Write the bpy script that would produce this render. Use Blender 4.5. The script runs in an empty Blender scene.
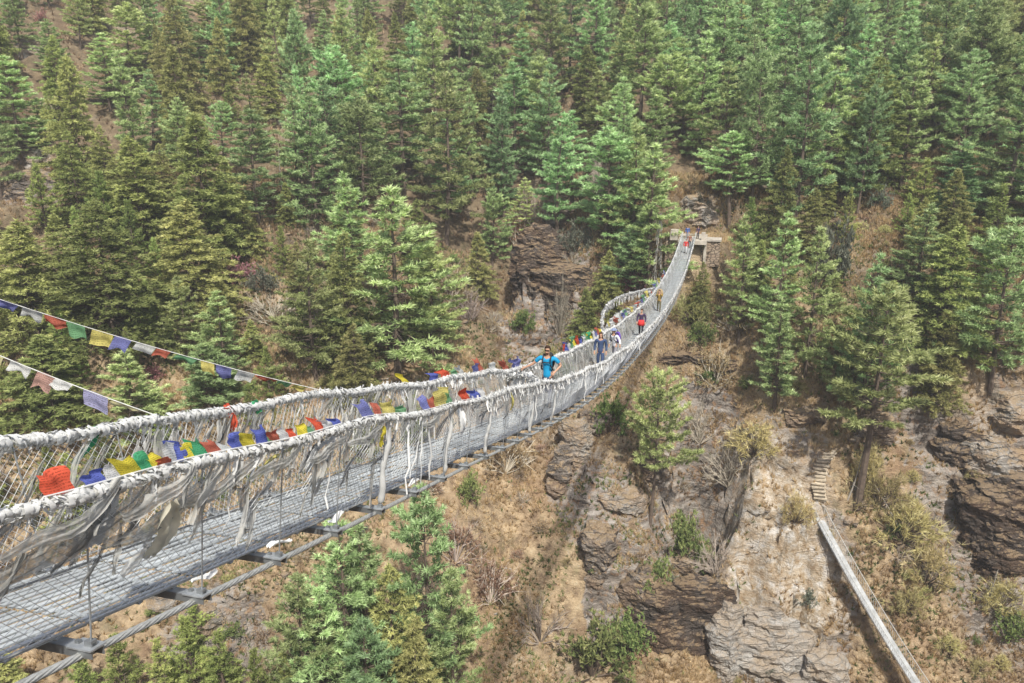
import bpy, bmesh
import numpy as np, math, random
from mathutils import Vector
from mathutils.bvhtree import BVHTree
CP = [(-89.0, 150, 18.7), (-76.6, 125, 1.7), (-69.2, 110, -8.8), (-62.7, 97, -17.4), (-58.6, 88, -25.1), (-54.3, 79, -32.4), (-49.8, 69, -41.9), (-45.5, 60, -48.8), (-74.9, 165, 20.6), (-61.4, 130, -1.2), (-51.8, 106, -13.7), (-46.2, 91, -24.7), (-42.6, 81, -33.2), (-39.3, 71, -43.1), (-36.0, 62, -50.4), (-54.6, 180, 22.5), (-41.8, 132, -2.7), (-35.4, 108, -15.3), (-32.2, 96, -22.2), (-31.2, 92, -25.0), (-28.9, 82, -33.7), (-27.5, 68, -45.7), (-25.9, 62, -50.4), (-34.7, 185, 23.1), (-26.8, 137, -2.8), (-22.4, 110, -18.4), (-19.6, 92, -30.0), (-18.2, 82, -39.7), (-16.7, 72, -48.4), (-15.8, 66, -53.7), (-15.8, 190, 23.7), (-11.8, 135, -6.0), (-10.3, 114, -19.0), (-8.0, 100, -27.1), (-7.5, 91, -33.4), (-7.0, 82, -42.2), (-6.6, 74, -49.7), (-6.2, 68, -55.3), (-2.8, 200, 25.0), (-5.8, 150, -1.4), (-2.0, 132, -13.8), (0.5, 121, -24.8), (-0.3, 112, -31.9), (2.3, 98, -36.0), (2.2, 89, -43.1), (-0.2, 82, -49.8), (-2.3, 72, -58.5), (3.2, 110, -18.4), (3.9, 108, -25.0), (5.3, 106.5, -29.6), (19.4, 190, 23.7), (15.3, 145, 2.0), (12.9, 118, -12.3), (10.7, 107, -23.4), (10.5, 103, -30.0), (8.6, 94, -38.6), (10.5, 87, -42.1), (12.6, 85, -41.1), (9.9, 80, -48.6), (9.9, 76, -61.8), (38.2, 185, 23.1), (29.8, 140, 1.9), (25.6, 117, -9.4), (24.1, 99.5, -25.7), (22.5, 96, -32.6), (17.8, 99, -29.5), (17.2, 93, -36.8), (16.5, 86, -46.8), (22.1, 88, -53.5), (22.8, 88, -65.0), (23.2, 88, -71.6), (27.7, 90, -38.2), (27.8, 85.5, -40.7), (25.6, 82.5, -44.9), (25.4, 80.2, -50.6), (26.6, 80.6, -65.5), (31.4, 81, -45.4), (30.7, 78.6, -51.8), (32.5, 78.8, -64.1), (24.5, 84, -62.1), (55.9, 180, 22.5), (44.9, 140, 1.9), (37.5, 113, -11.8), (34.0, 99, -22.9), (32.4, 91, -33.4), (33.9, 87, -38.2), (34.4, 82.5, -41.8), (34.7, 75.6, -54.8), (35.7, 75.2, -61.1), (72.6, 180, 22.5), (57.5, 138, 1.9), (47.4, 110, -11.5), (42.8, 96, -22.2), (39.7, 88.5, -32.5), (38.9, 84.5, -39.6), (38.1, 80.5, -46.4), (40.5, 77, -50.5), (38.2, 72.5, -59.0), (42.7, 71.5, -58.1), (82.3, 170, 21.2), (66.0, 132, 1.8), (55.4, 107, -11.2), (50.2, 94, -20.5), (49.5, 89, -25.3), (48.6, 87.5, -32.2), (48.6, 86, -37.8), (48.8, 82, -44.7), (50.0, 78.5, -50.2), (52.3, 76, -56.2), (53.1, 73.5, -59.8), (94.9, 160, 20.0), (78.4, 128, 1.8), (66.5, 105, -11.0), (61.0, 93, -21.5), (58.8, 88, -26.2), (57.1, 83, -34.1), (56.7, 82, -44.7), (57.2, 78, -52.4), (55.4, 73, -59.4), (-131.7, 140, 17.5), (130.6, 143, 17.9), (-104.8, 105, -8.4), (104.6, 108, -8.7), (-89.7, 85, -24.2), (90.1, 88, -25.1), (-75.6, 66, -40.1), (76.7, 69, -41.9), (-68.6, 57, -46.3), (70.1, 60, -48.8), (-100, 240, 75), (0, 255, 85), (100, 250, 80), (-150, 180, 55), (200, 180, 60), (0, 45, -68), (-60, 42, -62), (60, 42, -62), (120, 42, -60), (-120, 42, -60)]
ROCK = [(-64.0, 108, 4), (-65.4, 115, 3), (4.5, 107, 6), (3.9, 110, 5), (9.1, 86, 5), (28.3, 78.5, 5), (34.8, 77, 4), (30.4, 83, 6), (27.9, 76, 6), (54.1, 81, 8), (57.3, 82, 4), (12.4, 80, 3), (22.2, 87, 6), (-28.4, 65, 6), (50.7, 84, 5)]
PALE_ = [(29.5, 84, 5), (31.4, 82, 5), (26.7, 81, 4), (32.3, 80, 3.4), (35.6, 79, 3), (-69.5, 128, 2)]
TRAIL = [(52.2, 89, 2.2), (53.9, 88.5, 2.5), (51.4, 88, 2), (23.2, 104, 4), (25.2, 107, 3), (21.0, 106, 3), (33.1, 91.5, 1.5), (34.7, 90.5, 1.5), (-30.4, 98, 3), (-32.6, 96, 3), (-61.6, 107, 1.5)]
FOREST = [(-95, 112, 14), (-95, 126, 14), (-95, 140, 14), (-95, 154, 14), (-95, 170, 14), (-95, 190, 14), (-95, 215, 14), (-95, 240, 14), (-81, 112, 14), (-81, 126, 14), (-81, 140, 14), (-81, 154, 14), (-81, 170, 14), (-81, 190, 14), (-81, 215, 14), (-81, 240, 14), (-67, 112, 14), (-67, 126, 14), (-67, 140, 14), (-67, 154, 14), (-67, 170, 14), (-67, 190, 14), (-67, 215, 14), (-67, 240, 14), (-53, 112, 14), (-53, 126, 14), (-53, 140, 14), (-53, 154, 14), (-53, 170, 14), (-53, 190, 14), (-53, 215, 14), (-53, 240, 14), (-39, 112, 14), (-39, 126, 14), (-39, 140, 14), (-39, 154, 14), (-39, 170, 14), (-39, 190, 14), (-39, 215, 14), (-39, 240, 14), (-25, 112, 14), (-25, 126, 14), (-25, 140, 14), (-25, 154, 14), (-25, 170, 14), (-25, 190, 14), (-25, 215, 14), (-25, 240, 14), (-11, 112, 14), (-11, 126, 14), (-11, 140, 14), (-11, 154, 14), (-11, 170, 14), (-11, 190, 14), (-11, 215, 14), (-11, 240, 14), (3, 112, 14), (3, 126, 14), (3, 140, 14), (3, 154, 14), (3, 170, 14), (3, 190, 14), (3, 215, 14), (3, 240, 14), (17, 112, 14), (17, 126, 14), (17, 140, 14), (17, 154, 14), (17, 170, 14), (17, 190, 14), (17, 215, 14), (17, 240, 14), (31, 112, 14), (31, 126, 14), (31, 140, 14), (31, 154, 14), (31, 170, 14), (31, 190, 14), (31, 215, 14), (31, 240, 14), (45, 112, 14), (45, 126, 14), (45, 140, 14), (45, 154, 14), (45, 170, 14), (45, 190, 14), (45, 215, 14), (45, 240, 14), (59, 112, 14), (59, 126, 14), (59, 140, 14), (59, 154, 14), (59, 170, 14), (59, 190, 14), (59, 215, 14), (59, 240, 14), (73, 112, 14), (73, 126, 14), (73, 140, 14), (73, 154, 14), (73, 170, 14), (73, 190, 14), (73, 215, 14), (73, 240, 14), (87, 112, 14), (87, 126, 14), (87, 140, 14), (87, 154, 14), (87, 170, 14), (87, 190, 14), (87, 215, 14), (87, 240, 14), (101, 112, 14), (101, 126, 14), (101, 140, 14), (101, 154, 14), (101, 170, 14), (101, 190, 14), (101, 215, 14), (101, 240, 14), (115, 112, 14), (115, 126, 14), (115, 140, 14), (115, 154, 14), (115, 170, 14), (115, 190, 14), (115, 215, 14), (115, 240, 14), (-60, 98, 9), (-50, 98, 9), (-40, 98, 9), (-30, 98, 9), (48, 98, 9), (58, 98, 9)]

def _hash(ix, iy, seed):
    n = (ix.astype(np.int64)*374761393 + iy.astype(np.int64)*668265263 + seed*1442695041) & 0xffffffff
    n = ((n ^ (n >> 13))*1274126177) & 0xffffffff
    n = (n ^ (n >> 16)) & 0xffffffff
    return n.astype(np.float64)/4294967295.0
def vnoise(x, y, seed=0):
    ix = np.floor(x); iy = np.floor(y); fx = x-ix; fy = y-iy
    ux = fx*fx*(3-2*fx); uy = fy*fy*(3-2*fy)
    a = _hash(ix, iy, seed); b = _hash(ix+1, iy, seed); c = _hash(ix, iy+1, seed); d = _hash(ix+1, iy+1, seed)
    return (a*(1-ux)+b*ux)*(1-uy)+(c*(1-ux)+d*ux)*uy - .5
def fbm(x, y, seed=0, oct=4, gain=.5):
    r = 0; a = 1; t = 0
    for i in range(oct):
        r = r + a*vnoise(x*2**i+i*17.3, y*2**i-i*9.1, seed+i); t += a; a *= gain
    return r/t*2
def ridged(x, y, seed=0, oct=4):
    r = 0; a = 1; t = 0
    for i in range(oct):
        r = r + a*(1-2*np.abs(vnoise(x*2**i+i*7.7, y*2**i+i*3.1, seed+i)*2)); t += a; a *= .55
    return r/t
def _solve():
    P = np.array(CP); X = P[:, :2]; n = len(P)
    D = np.sqrt(((X[:, None]-X[None])**2).sum(-1))
    A = np.zeros((n+3, n+3)); A[:n, :n] = D + np.eye(n)*(-0.6)
    A[:n, n] = 1; A[:n, n+1:] = X; A[n, :n] = 1; A[n+1:, :n] = X.T
    b = np.zeros(n+3); b[:n] = P[:, 2]
    return X, np.linalg.solve(A, b)
_X, _W = _solve()
def base_h(x, y):
    sh = x.shape; q = np.stack([x.ravel(), y.ravel()], 1); out = np.zeros(len(q)); n = len(_X)
    for i in range(0, len(q), 20000):
        c = q[i:i+20000]; d = np.sqrt(((c[:, None]-_X[None])**2).sum(-1))
        out[i:i+20000] = d@_W[:n] + _W[n] + c@_W[n+1:]
    return out.reshape(sh)
def axis(segs):
    r = []
    for a, b, d in segs:
        r += list(np.linspace(a, b, max(1, int(round((b-a)/d))), endpoint=False))
    return np.array(r+[segs[-1][1]])
XA = axis([(-190, -90, 3), (-90, -62, .9), (-62, 85, .42), (85, 125, 1.0), (125, 220, 3)])
YA = axis([(-40, -6, 3), (-6, 6, .8), (6, 46, 1.6), (46, 106, .42), (106, 135, .7), (135, 190, 1.3), (190, 290, 3)])
GX, GY = np.meshgrid(XA, YA)
def blobs(lst, gx, gy):
    m = np.zeros_like(gx)
    for x, y, r in lst:
        m = np.maximum(m, np.exp(-(((gx-x)/r)**2+((gy-y)/r)**2)))
    return m
def terrain():
    H = base_h(GX, GY)
    # near bank: the ledge the photographer stands on, falling away as a cliff
    led = np.clip((GY-(1.3+.6*fbm(GX*.3, GY*.3, 5)))/5.0, 0, 1)
    near = -1.75 + .05*GX*0 - .25*np.abs(fbm(GX*.2, GY*.2, 3))
    near = near + np.clip(-GY-3, 0, 40)*.55
    k = np.clip((GY-1.3)/30, 0, 1)
    gorge = near*(1-led) + led*(-22 - 52*k**.7)
    wgt = np.clip((GY-26)/14, 0, 1); wgt = wgt*wgt*(3-2*wgt)
    H = gorge*(1-wgt) + H*wgt
    far = np.clip((GY-40)/15, 0, 1)
    H += far*(fbm(GX*.05, GY*.05, 11, 3)*2.2 + fbm(GX*.16, GY*.16, 21, 4)*1.7)
    # rocky zones
    gy_, gx_ = np.gradient(H, YA, XA); slope = np.sqrt(gx_**2+gy_**2)
    rock = np.maximum(blobs(ROCK, GX, GY), np.clip((slope-1.75)/.8, 0, 1))
    rock = np.clip(rock + fbm(GX*.12, GY*.12, 31, 3)*.35, 0, 1)*np.clip((GY-5)/10+.4, 0, 1)
    H += rock*far*(ridged(GX*.17, GY*.17+H*.1, 41, 4)*1.8 + np.round(fbm(GX*.25, GY*.25, 55, 3)*3)*.35)
    H += far*fbm(GX*.7, GY*.7, 61, 3)*.6 + far*np.abs(fbm(GX*.33, GY*.33, 63, 3))*1.1
    # terrace cut for the far bridge head
    tx, ty = 24.2, 107.5
    d = np.sqrt(((GX-tx)/6.5)**2+((GY-ty)/5.0)**2); w = np.clip((1.25-d)/.3, 0, 1)
    H = H*(1-w) + (-16.35)*w
    V = np.stack([GX, GY, H], -1)
    # overhanging / blocky offset of the rock faces
    o = rock*far
    V[..., 1] -= o*(fbm(GX*.35+H*.5, H*.45, 71, 4)*1.5 + .45*np.sign(fbm(H*.9+GX*.05, GX*.12, 75, 2)))
    V[..., 0] += o*fbm(GY*.35+H*.5, H*.5, 81, 4)*1.0
    return V, rock, slope
TV, TROCK, TSLOPE = terrain()
NY, NX = GX.shape
_i = np.arange(NY*NX).reshape(NY, NX)
TF = np.stack([_i[:-1, :-1], _i[:-1, 1:], _i[1:, 1:], _i[1:, :-1]], -1).reshape(-1, 4)
# ------------------------------------------------------------------ helpers
PI = math.pi
scene = bpy.context.scene
COL = scene.collection
def link(o, parent=None):
    COL.objects.link(o)
    if parent is not None: o.parent = parent
    return o
def tag(o, label=None, cat=None, group=None, kind=None):
    if label: o['label'] = label
    if cat: o['category'] = cat
    if group: o['group'] = group
    if kind: o['kind'] = kind
    return o
def empty(name, loc, rz=0, label=None, cat=None, group=None):
    o = bpy.data.objects.new(name, None); o.empty_display_size = .3
    o.location = loc; o.rotation_euler = (0, 0, rz)
    link(o); return tag(o, label, cat, group)
class MB:
    """collects boxes, tubes, strips and loose faces into one mesh"""
    def __init__(s): s.v = []; s.f = []; s.c = []; s.n = 0
    def add(s, V, F, c=1.0):
        V = np.asarray(V, float).reshape(-1, 3)
        s.v.append(V)
        for f in F: s.f.append([i+s.n for i in f]); s.c.append(c)
        s.n += len(V)
    def box(s, c, ax, ay, az, col=1.0):
        c = np.array(c, float); ax, ay, az = map(lambda q: np.array(q, float)/2, (ax, ay, az))
        V = [c+i*ax+j*ay+k*az for i in (-1, 1) for j in (-1, 1) for k in (-1, 1)]
        s.add(V, [(0, 1, 3, 2), (4, 6, 7, 5), (0, 4, 5, 1), (2, 3, 7, 6), (0, 2, 6, 4), (1, 5, 7, 3)], col)
    def bar(s, a, b, w, h, up=(0, 0, 1), col=1.0):
        a = np.array(a, float); b = np.array(b, float); d = b-a
        side = np.cross(d, up); side = side/(np.linalg.norm(side)+1e-9); u = np.cross(side, d); u = u/(np.linalg.norm(u)+1e-9)
        s.box((a+b)/2, d, side*w, u*h, col)
    def tube(s, pts, rad, n=6, col=1.0, cap=True):
        pts = np.asarray(pts, float); m = len(pts)
        rad = np.broadcast_to(np.asarray(rad, float), (m,)) if np.ndim(rad) < 2 else rad
        T = np.gradient(pts, axis=0); T /= (np.linalg.norm(T, axis=1)[:, None]+1e-9)
        ref = np.array([0, 0, 1.]) if abs(T[:, 2]).mean() < .8 else np.array([1., 0, 0])
        A = np.cross(T, ref); A /= (np.linalg.norm(A, axis=1)[:, None]+1e-9); B = np.cross(T, A)
        an = np.arange(n)*2*PI/n
        R = rad[:, None] if np.ndim(rad) == 1 else rad
        V = pts[:, None]+(np.cos(an)[None]*R)[..., None]*A[:, None]+(np.sin(an)[None]*R)[..., None]*B[:, None]
        F = [(i*n+j, i*n+(j+1) % n, (i+1)*n+(j+1) % n, (i+1)*n+j) for i in range(m-1) for j in range(n)]
        if cap: F += [tuple(range(n))[::-1], tuple((m-1)*n+j for j in range(n))]
        s.add(V, F, col)
    def strip(s, L, R, col=1.0):
        m = len(L); V = np.concatenate([L, R]); s.add(V, [(i, i+1, m+i+1, m+i) for i in range(m-1)], col)
    def build(s, name, mat, parent=None, smooth=False, label=None, kind=None):
        me = bpy.data.meshes.new(name)
        V = np.concatenate(s.v) if s.v else np.zeros((0, 3))
        me.from_pydata(V.tolist(), [], s.f); setcol(me, np.array(s.c))
        me.materials.append(mat)
        if smooth: me.polygons.foreach_set('use_smooth', [True]*len(me.polygons))
        o = bpy.data.objects.new(name, me); link(o, parent)
        if label: o['label'] = label
        if kind: o['kind'] = kind
        return o
def setcol(me, c):
    a = me.attributes.new('val', 'FLOAT', 'FACE')
    a.data.foreach_set('value', np.asarray(c, float).astype(np.float32))
def fastmesh(name, V, F, c, mat):
    """numpy arrays of equal-size faces -> mesh data"""
    V = np.ascontiguousarray(V.reshape(-1, 3), np.float32); F = np.ascontiguousarray(F, np.int32); k = F.shape[1]
    me = bpy.data.meshes.new(name)
    me.vertices.add(len(V)); me.vertices.foreach_set('co', V.ravel())
    me.loops.add(F.size); me.loops.foreach_set('vertex_index', F.ravel())
    me.polygons.add(len(F)); me.polygons.foreach_set('loop_start', np.arange(0, F.size, k, dtype=np.int32))
    me.update(calc_edges=True); me.validate()
    setcol(me, c); me.materials.append(mat); return me
def setparent_inv(o, root): o.parent = root

# ------------------------------------------------------------------ materials
def mat(name):
    m = bpy.data.materials.new(name); m.use_nodes = True; nt = m.node_tree
    for n in list(nt.nodes):
        if n.type != 'OUTPUT_MATERIAL': nt.nodes.remove(n)
    return m, nt, nt.nodes['Material Output']
def N(nt, t, **k):
    n = nt.nodes.new(t)
    for a, b in k.items():
        if a.startswith('i_'): n.inputs[a[2:].replace('_', ' ')].default_value = b
        else: setattr(n, a, b)
    return n
def ramp(nt, fac, stops):
    r = N(nt, 'ShaderNodeValToRGB'); e = r.color_ramp.elements
    while len(e) < len(stops): e.new(.5)
    for i, (p_, c_) in enumerate(stops):
        e[i].position = p_; e[i].color = tuple(c_)+(1,)
    nt.links.new(fac, r.inputs[0]); return r.outputs[0]
def mixc(nt, f, a, b, mode='MIX'):
    m = N(nt, 'ShaderNodeMix', data_type='RGBA', blend_type=mode)
    for s_, v in ((0, f), (6, a), (7, b)):
        if hasattr(v, 'links') or hasattr(v, 'is_linked'): nt.links.new(v, m.inputs[s_])
        elif s_ == 0: m.inputs[0].default_value = v
        else: m.inputs[s_].default_value = tuple(v)+(1,)
    return m.outputs[2]
def noise(nt, vec, scale, detail=4, rough=.55):
    n = N(nt, 'ShaderNodeTexNoise'); n.inputs['Scale'].default_value = scale; n.inputs['Detail'].default_value = detail; n.inputs['Roughness'].default_value = rough
    if vec is not None: nt.links.new(vec, n.inputs['Vector'])
    return n.outputs['Fac']
def mathn(nt, op, a, b=0.0):
    m = N(nt, 'ShaderNodeMath', operation=op)
    for i, v in enumerate((a, b)):
        if hasattr(v, 'is_linked'): nt.links.new(v, m.inputs[i])
        else: m.inputs[i].default_value = v
    return m.outputs[0]
def princ(nt, out, color, rough=.8, metal=0, bump=None, bs=.5, bd=.05, spec=.3):
    b = N(nt, 'ShaderNodeBsdfPrincipled'); b.inputs['Roughness'].default_value = rough; b.inputs['Metallic'].default_value = metal
    b.inputs['Specular IOR Level'].default_value = spec
    if hasattr(color, 'is_linked'): nt.links.new(color, b.inputs['Base Color'])
    else: b.inputs['Base Color'].default_value = tuple(color)+(1,)
    if bump is not None:
        bn = N(nt, 'ShaderNodeBump'); bn.inputs['Strength'].default_value = bs; bn.inputs['Distance'].default_value = bd
        nt.links.new(bump, bn.inputs['Height']); nt.links.new(bn.outputs[0], b.inputs['Normal'])
    nt.links.new(b.outputs[0], out.inputs[0]); return b
def attr(nt, name='val'): return N(nt, 'ShaderNodeAttribute', attribute_name=name).outputs['Fac']
def objpos(nt): return N(nt, 'ShaderNodeTexCoord').outputs['Object']
def geopos(nt): return N(nt, 'ShaderNodeNewGeometry').outputs['Position']

def m_simple(name, col, rough=.7, metal=0, var=.25, scale=6, spec=.3, bs=.3, bd=.01):
    m, nt, out = mat(name); f = noise(nt, objpos(nt), scale, 5)
    c = ramp(nt, f, [(.3, [x*(1-var) for x in col]), (.7, [min(1, x*(1+var)) for x in col])])
    c = mixc(nt, 1.0, c, ramp(nt, attr(nt), [(0, (0, 0, 0)), (1, (1, 1, 1))]), 'MULTIPLY')
    princ(nt, out, c, rough, metal, f, bs, bd, spec); return m
def m_cloth(name, col, trans=.35, var=.12, print_=False):
    m, nt, out = mat(name); P_ = objpos(nt); f = noise(nt, P_, 9, 5)
    c = ramp(nt, f, [(.3, [x*(1-var) for x in col]), (.7, [min(1, x*(1+var)) for x in col])])
    if print_:
        uv = N(nt, 'ShaderNodeTexCoord').outputs['UV']
        w = N(nt, 'ShaderNodeTexWave', wave_type='BANDS', bands_direction='Y'); w.inputs['Scale'].default_value = 2.6; nt.links.new(uv, w.inputs[0])
        g = noise(nt, uv, 15, 2, .7)
        g2 = mathn(nt, 'MULTIPLY', mathn(nt, 'GREATER_THAN', g, .5), mathn(nt, 'GREATER_THAN', w.outputs['Fac'], .45))
        c = mixc(nt, mathn(nt, 'MULTIPLY', g2, .62), c, [x*.28 for x in col])
    c = mixc(nt, 1.0, c, ramp(nt, attr(nt), [(0, (0, 0, 0)), (1, (1, 1, 1))]), 'MULTIPLY')
    d = N(nt, 'ShaderNodeBsdfDiffuse'); t = N(nt, 'ShaderNodeBsdfTranslucent'); x = N(nt, 'ShaderNodeMixShader'); x.inputs[0].default_value = trans
    nt.links.new(c, d.inputs[0]); nt.links.new(c, t.inputs[0]); nt.links.new(d.outputs[0], x.inputs[1]); nt.links.new(t.outputs[0], x.inputs[2]); nt.links.new(x.outputs[0], out.inputs[0])
    return m
def m_leaf(name, dark, mid, light, trans=.3, hue=.03, huesh=None):
    m, nt, out = mat(name)
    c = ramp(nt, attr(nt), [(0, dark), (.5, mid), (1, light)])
    r = N(nt, 'ShaderNodeObjectInfo').outputs['Random']
    if huesh: c = mixc(nt, mathn(nt, 'MULTIPLY', r, .6), c, mixc(nt, 1.0, c, huesh, 'MULTIPLY'))
    hs = N(nt, 'ShaderNodeHueSaturation'); nt.links.new(c, hs.inputs['Color'])
    nt.links.new(mathn(nt, 'ADD', mathn(nt, 'MULTIPLY', r, hue*2), .5-hue), hs.inputs['Hue'])
    r2 = mathn(nt, 'FRACT', mathn(nt, 'MULTIPLY', r, 7.31))
    nt.links.new(mathn(nt, 'ADD', mathn(nt, 'MULTIPLY', r2, .55), .75), hs.inputs['Value'])
    c = hs.outputs[0]
    d = N(nt, 'ShaderNodeBsdfDiffuse'); t = N(nt, 'ShaderNodeBsdfTranslucent'); x = N(nt, 'ShaderNodeMixShader'); x.inputs[0].default_value = trans
    nt.links.new(c, d.inputs[0]); nt.links.new(c, t.inputs[0]); nt.links.new(d.outputs[0], x.inputs[1]); nt.links.new(t.outputs[0], x.inputs[2]); nt.links.new(x.outputs[0], out.inputs[0])
    return m

M = {}
M['pine'] = m_leaf('blue_pine_needles', (.15, .20, .08), (.47, .57, .235), (.80, .88, .46), hue=.018, huesh=(.78, 1.0, 1.22))
M['fir'] = m_leaf('dark_fir_needles', (.12, .14, .055), (.37, .41, .16), (.63, .66, .30), huesh=(1.1, 1., .8))
M['young'] = m_leaf('young_pine_needles', (.12, .17, .06), (.37, .47, .16), (.62, .70, .30), huesh=(1.1, 1., .8))
M['shrub'] = m_leaf('green_shrub_leaves', (.06, .10, .035), (.20, .28, .10), (.40, .46, .20), huesh=(1.1, 1., .8))
M['greyleaf'] = m_leaf('grey_green_leaves', (.07, .08, .06), (.17, .19, .14), (.33, .35, .27))
M['pink'] = m_leaf('pink_blossom', (.16, .06, .06), (.42, .20, .21), (.62, .36, .36))
M['twig'] = m_leaf('dry_twigs', (.15, .12, .10), (.35, .30, .25), (.55, .49, .41), trans=0)
M['browntwig'] = m_leaf('brown_scrub_leaves', (.14, .09, .055), (.34, .235, .145), (.60, .45, .29), trans=.15)
M['grass'] = m_leaf('dry_straw_grass', (.36, .25, .11), (.68, .53, .27), (.88, .75, .46), trans=.3)
M['straw'] = m_leaf('straw_bush_blades', (.22, .19, .07), (.50, .45, .20), (.74, .68, .38), trans=.3)
M['bark'] = m_simple('pine_bark', (.17, .13, .10), .95, var=.4, scale=3, bs=.6, bd=.03)
M['deadwood'] = m_simple('grey_dead_wood', (.36, .33, .29), .95, var=.3, scale=5)
M['steel'] = m_simple('galvanised_steel', (.50, .53, .55), .5, .55, .15, 14, .5)
M['deck'] = m_simple('galvanised_walkway', (.58, .62, .63), .6, .1, .22, 1.6, .4)
M['wire'] = m_simple('galvanised_wire', (.62, .64, .64), .55, .3, .1, 3, .4)
M['cable'] = m_simple('steel_cable', (.50, .51, .49), .6, .3, .2, 20, .4)
M['khata'] = m_cloth('white_scarf_cloth', (.90, .91, .89), .3, .07)
M['gauze'] = m_cloth('old_gauze_cloth', (.74, .74, .70), .35, .12)
_nt = M['gauze'].node_tree; _o = _nt.nodes['Material Output']; _l = _o.inputs[0].links[0].from_socket; _t = _nt.nodes.new('ShaderNodeBsdfTransparent'); _x = _nt.nodes.new('ShaderNodeMixShader'); _x.inputs[0].default_value = .32
_nt.links.new(_l, _x.inputs[1]); _nt.links.new(_t.outputs[0], _x.inputs[2]); _nt.links.new(_x.outputs[0], _o.inputs[0])
M['cream'] = m_cloth('cream_cloth', (.88, .84, .68), .4, .1)
M['concrete'] = m_simple('weathered_concrete', (.46, .42, .36), .95, 0, .25, 1.2, .2, .5, .03)
FL = {'red': (.76, .14, .08), 'blue': (.15, .19, .58), 'white': (.83, .84, .84), 'green': (.10, .44, .22), 'yellow': (.88, .76, .10)}
OLD = {'red': (.55, .17, .12), 'blue': (.25, .27, .58), 'white': (.72, .75, .74), 'green': (.22, .45, .24), 'yellow': (.72, .65, .22)}
PALE = {'red': (.66, .42, .36), 'blue': (.45, .45, .68), 'white': (.78, .80, .79), 'green': (.42, .56, .45), 'yellow': (.76, .72, .42)}
for k_, c_ in FL.items(): M['f_'+k_] = m_cloth('bright_%s_flag_cloth' % k_, c_, .4, .1, True)
for k_, c_ in OLD.items(): M['o_'+k_] = m_cloth('faded_%s_flag_cloth' % k_, c_, .4, .12, True)
for k_, c_ in PALE.items(): M['p_'+k_] = m_cloth('washed_out_%s_flag_cloth' % k_, c_, .45, .12, True)

def ground_material():
    m, nt, out = mat('gorge_ground'); P_ = geopos(nt)
    g = N(nt, 'ShaderNodeNewGeometry')
    n1 = noise(nt, P_, .12, 5); n2 = noise(nt, P_, .9, 6, .65); n3 = noise(nt, P_, 4.5, 4, .7)
    earth = ramp(nt, n2, [(.28, (.15, .105, .07)), (.44, (.35, .26, .165)), (.60, (.56, .43, .27)), (.78, (.62, .54, .38))])
    red = ramp(nt, n3, [(.3, (.20, .115, .07)), (.7, (.40, .26, .16))])
    earth = mixc(nt, ramp(nt, n1, [(.50, (0, 0, 0)), (.64, (.5, .5, .5))]), earth, red)
    earth = mixc(nt, ramp(nt, noise(nt, P_, .5, 3), [(.56, (0, 0, 0)), (.7, (.5, .5, .5))]), earth, (.13, .14, .06))
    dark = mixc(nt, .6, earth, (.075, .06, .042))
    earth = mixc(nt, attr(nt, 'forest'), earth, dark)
    # rock
    mp = N(nt, 'ShaderNodeMapping'); mp.inputs['Scale'].default_value = (.25, .25, 1.6); mp.inputs['Rotation'].default_value = (.25, .35, 0); nt.links.new(P_, mp.inputs[0])
    st = noise(nt, mp.outputs[0], 1.1, 7, .65)
    rk = ramp(nt, st, [(.28, (.08, .065, .055)), (.42, (.22, .19, .165)), (.55, (.38, .34, .30)), (.7, (.52, .49, .45)), (.85, (.30, .23, .17))])
    lich = ramp(nt, noise(nt, P_, 2.2, 5, .7), [(.55, (0, 0, 0)), (.66, (1, 1, 1))])
    rk = mixc(nt, mathn(nt, 'MULTIPLY', lich, .55), rk, (.62, .61, .57))
    moss = ramp(nt, noise(nt, P_, 1.1, 5, .7), [(.52, (0, 0, 0)), (.62, (1, 1, 1))])
    rk = mixc(nt, mathn(nt, 'MULTIPLY', moss, .75), rk, (.33, .185, .085))
    rf = mathn(nt, 'ADD', attr(nt, 'rock'), mathn(nt, 'MULTIPLY', mathn(nt, 'SUBTRACT', n2, .5), 1.3))
    rf = ramp(nt, rf, [(.38, (0, 0, 0)), (.56, (1, 1, 1))])
    c = mixc(nt, rf, earth, rk)
    # pale dusty top of the knoll and the footpaths
    pal = ramp(nt, noise(nt, P_, .8, 6, .7), [(.38, (.40, .29, .18)), (.5, (.58, .49, .37)), (.62, (.74, .71, .66))])
    c = mixc(nt, attr(nt, 'pale'), c, pal)
    c = mixc(nt, attr(nt, 'trail'), c, (.50, .39, .26))
    bh = mathn(nt, 'ADD', mathn(nt, 'MULTIPLY', st, 1.5), n3)
    princ(nt, out, c, .97, 0, bh, .9, .35, .1); return m
M['ground'] = ground_material()

# ------------------------------------------------------------------ ground
def build_ground():
    V = TV.reshape(-1, 3)
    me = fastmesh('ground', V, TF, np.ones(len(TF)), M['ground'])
    def va(name, arr):
        a = me.attributes.new(name, 'FLOAT', 'POINT'); a.data.foreach_set('value', np.clip(arr, 0, 1).astype(np.float32).ravel())
    nz = fbm(GX*.2, GY*.2, 91, 4)
    va('rock', TROCK*1.0)
    va('pale', np.clip(blobs(PALE_, GX, GY)*1.5+nz*.8-.2, 0, 1))
    va('trail', np.clip(blobs(TRAIL, GX, GY)*2.2+nz*.5-.9, 0, 1))
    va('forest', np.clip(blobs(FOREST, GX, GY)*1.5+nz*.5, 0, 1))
    me.polygons.foreach_set('use_smooth', [True]*len(me.polygons))
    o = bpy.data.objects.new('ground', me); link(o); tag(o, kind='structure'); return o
ground = build_ground()
BVH = BVHTree.FromPolygons([Vector(v) for v in TV.reshape(-1, 3).tolist()], TF.tolist())
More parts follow.
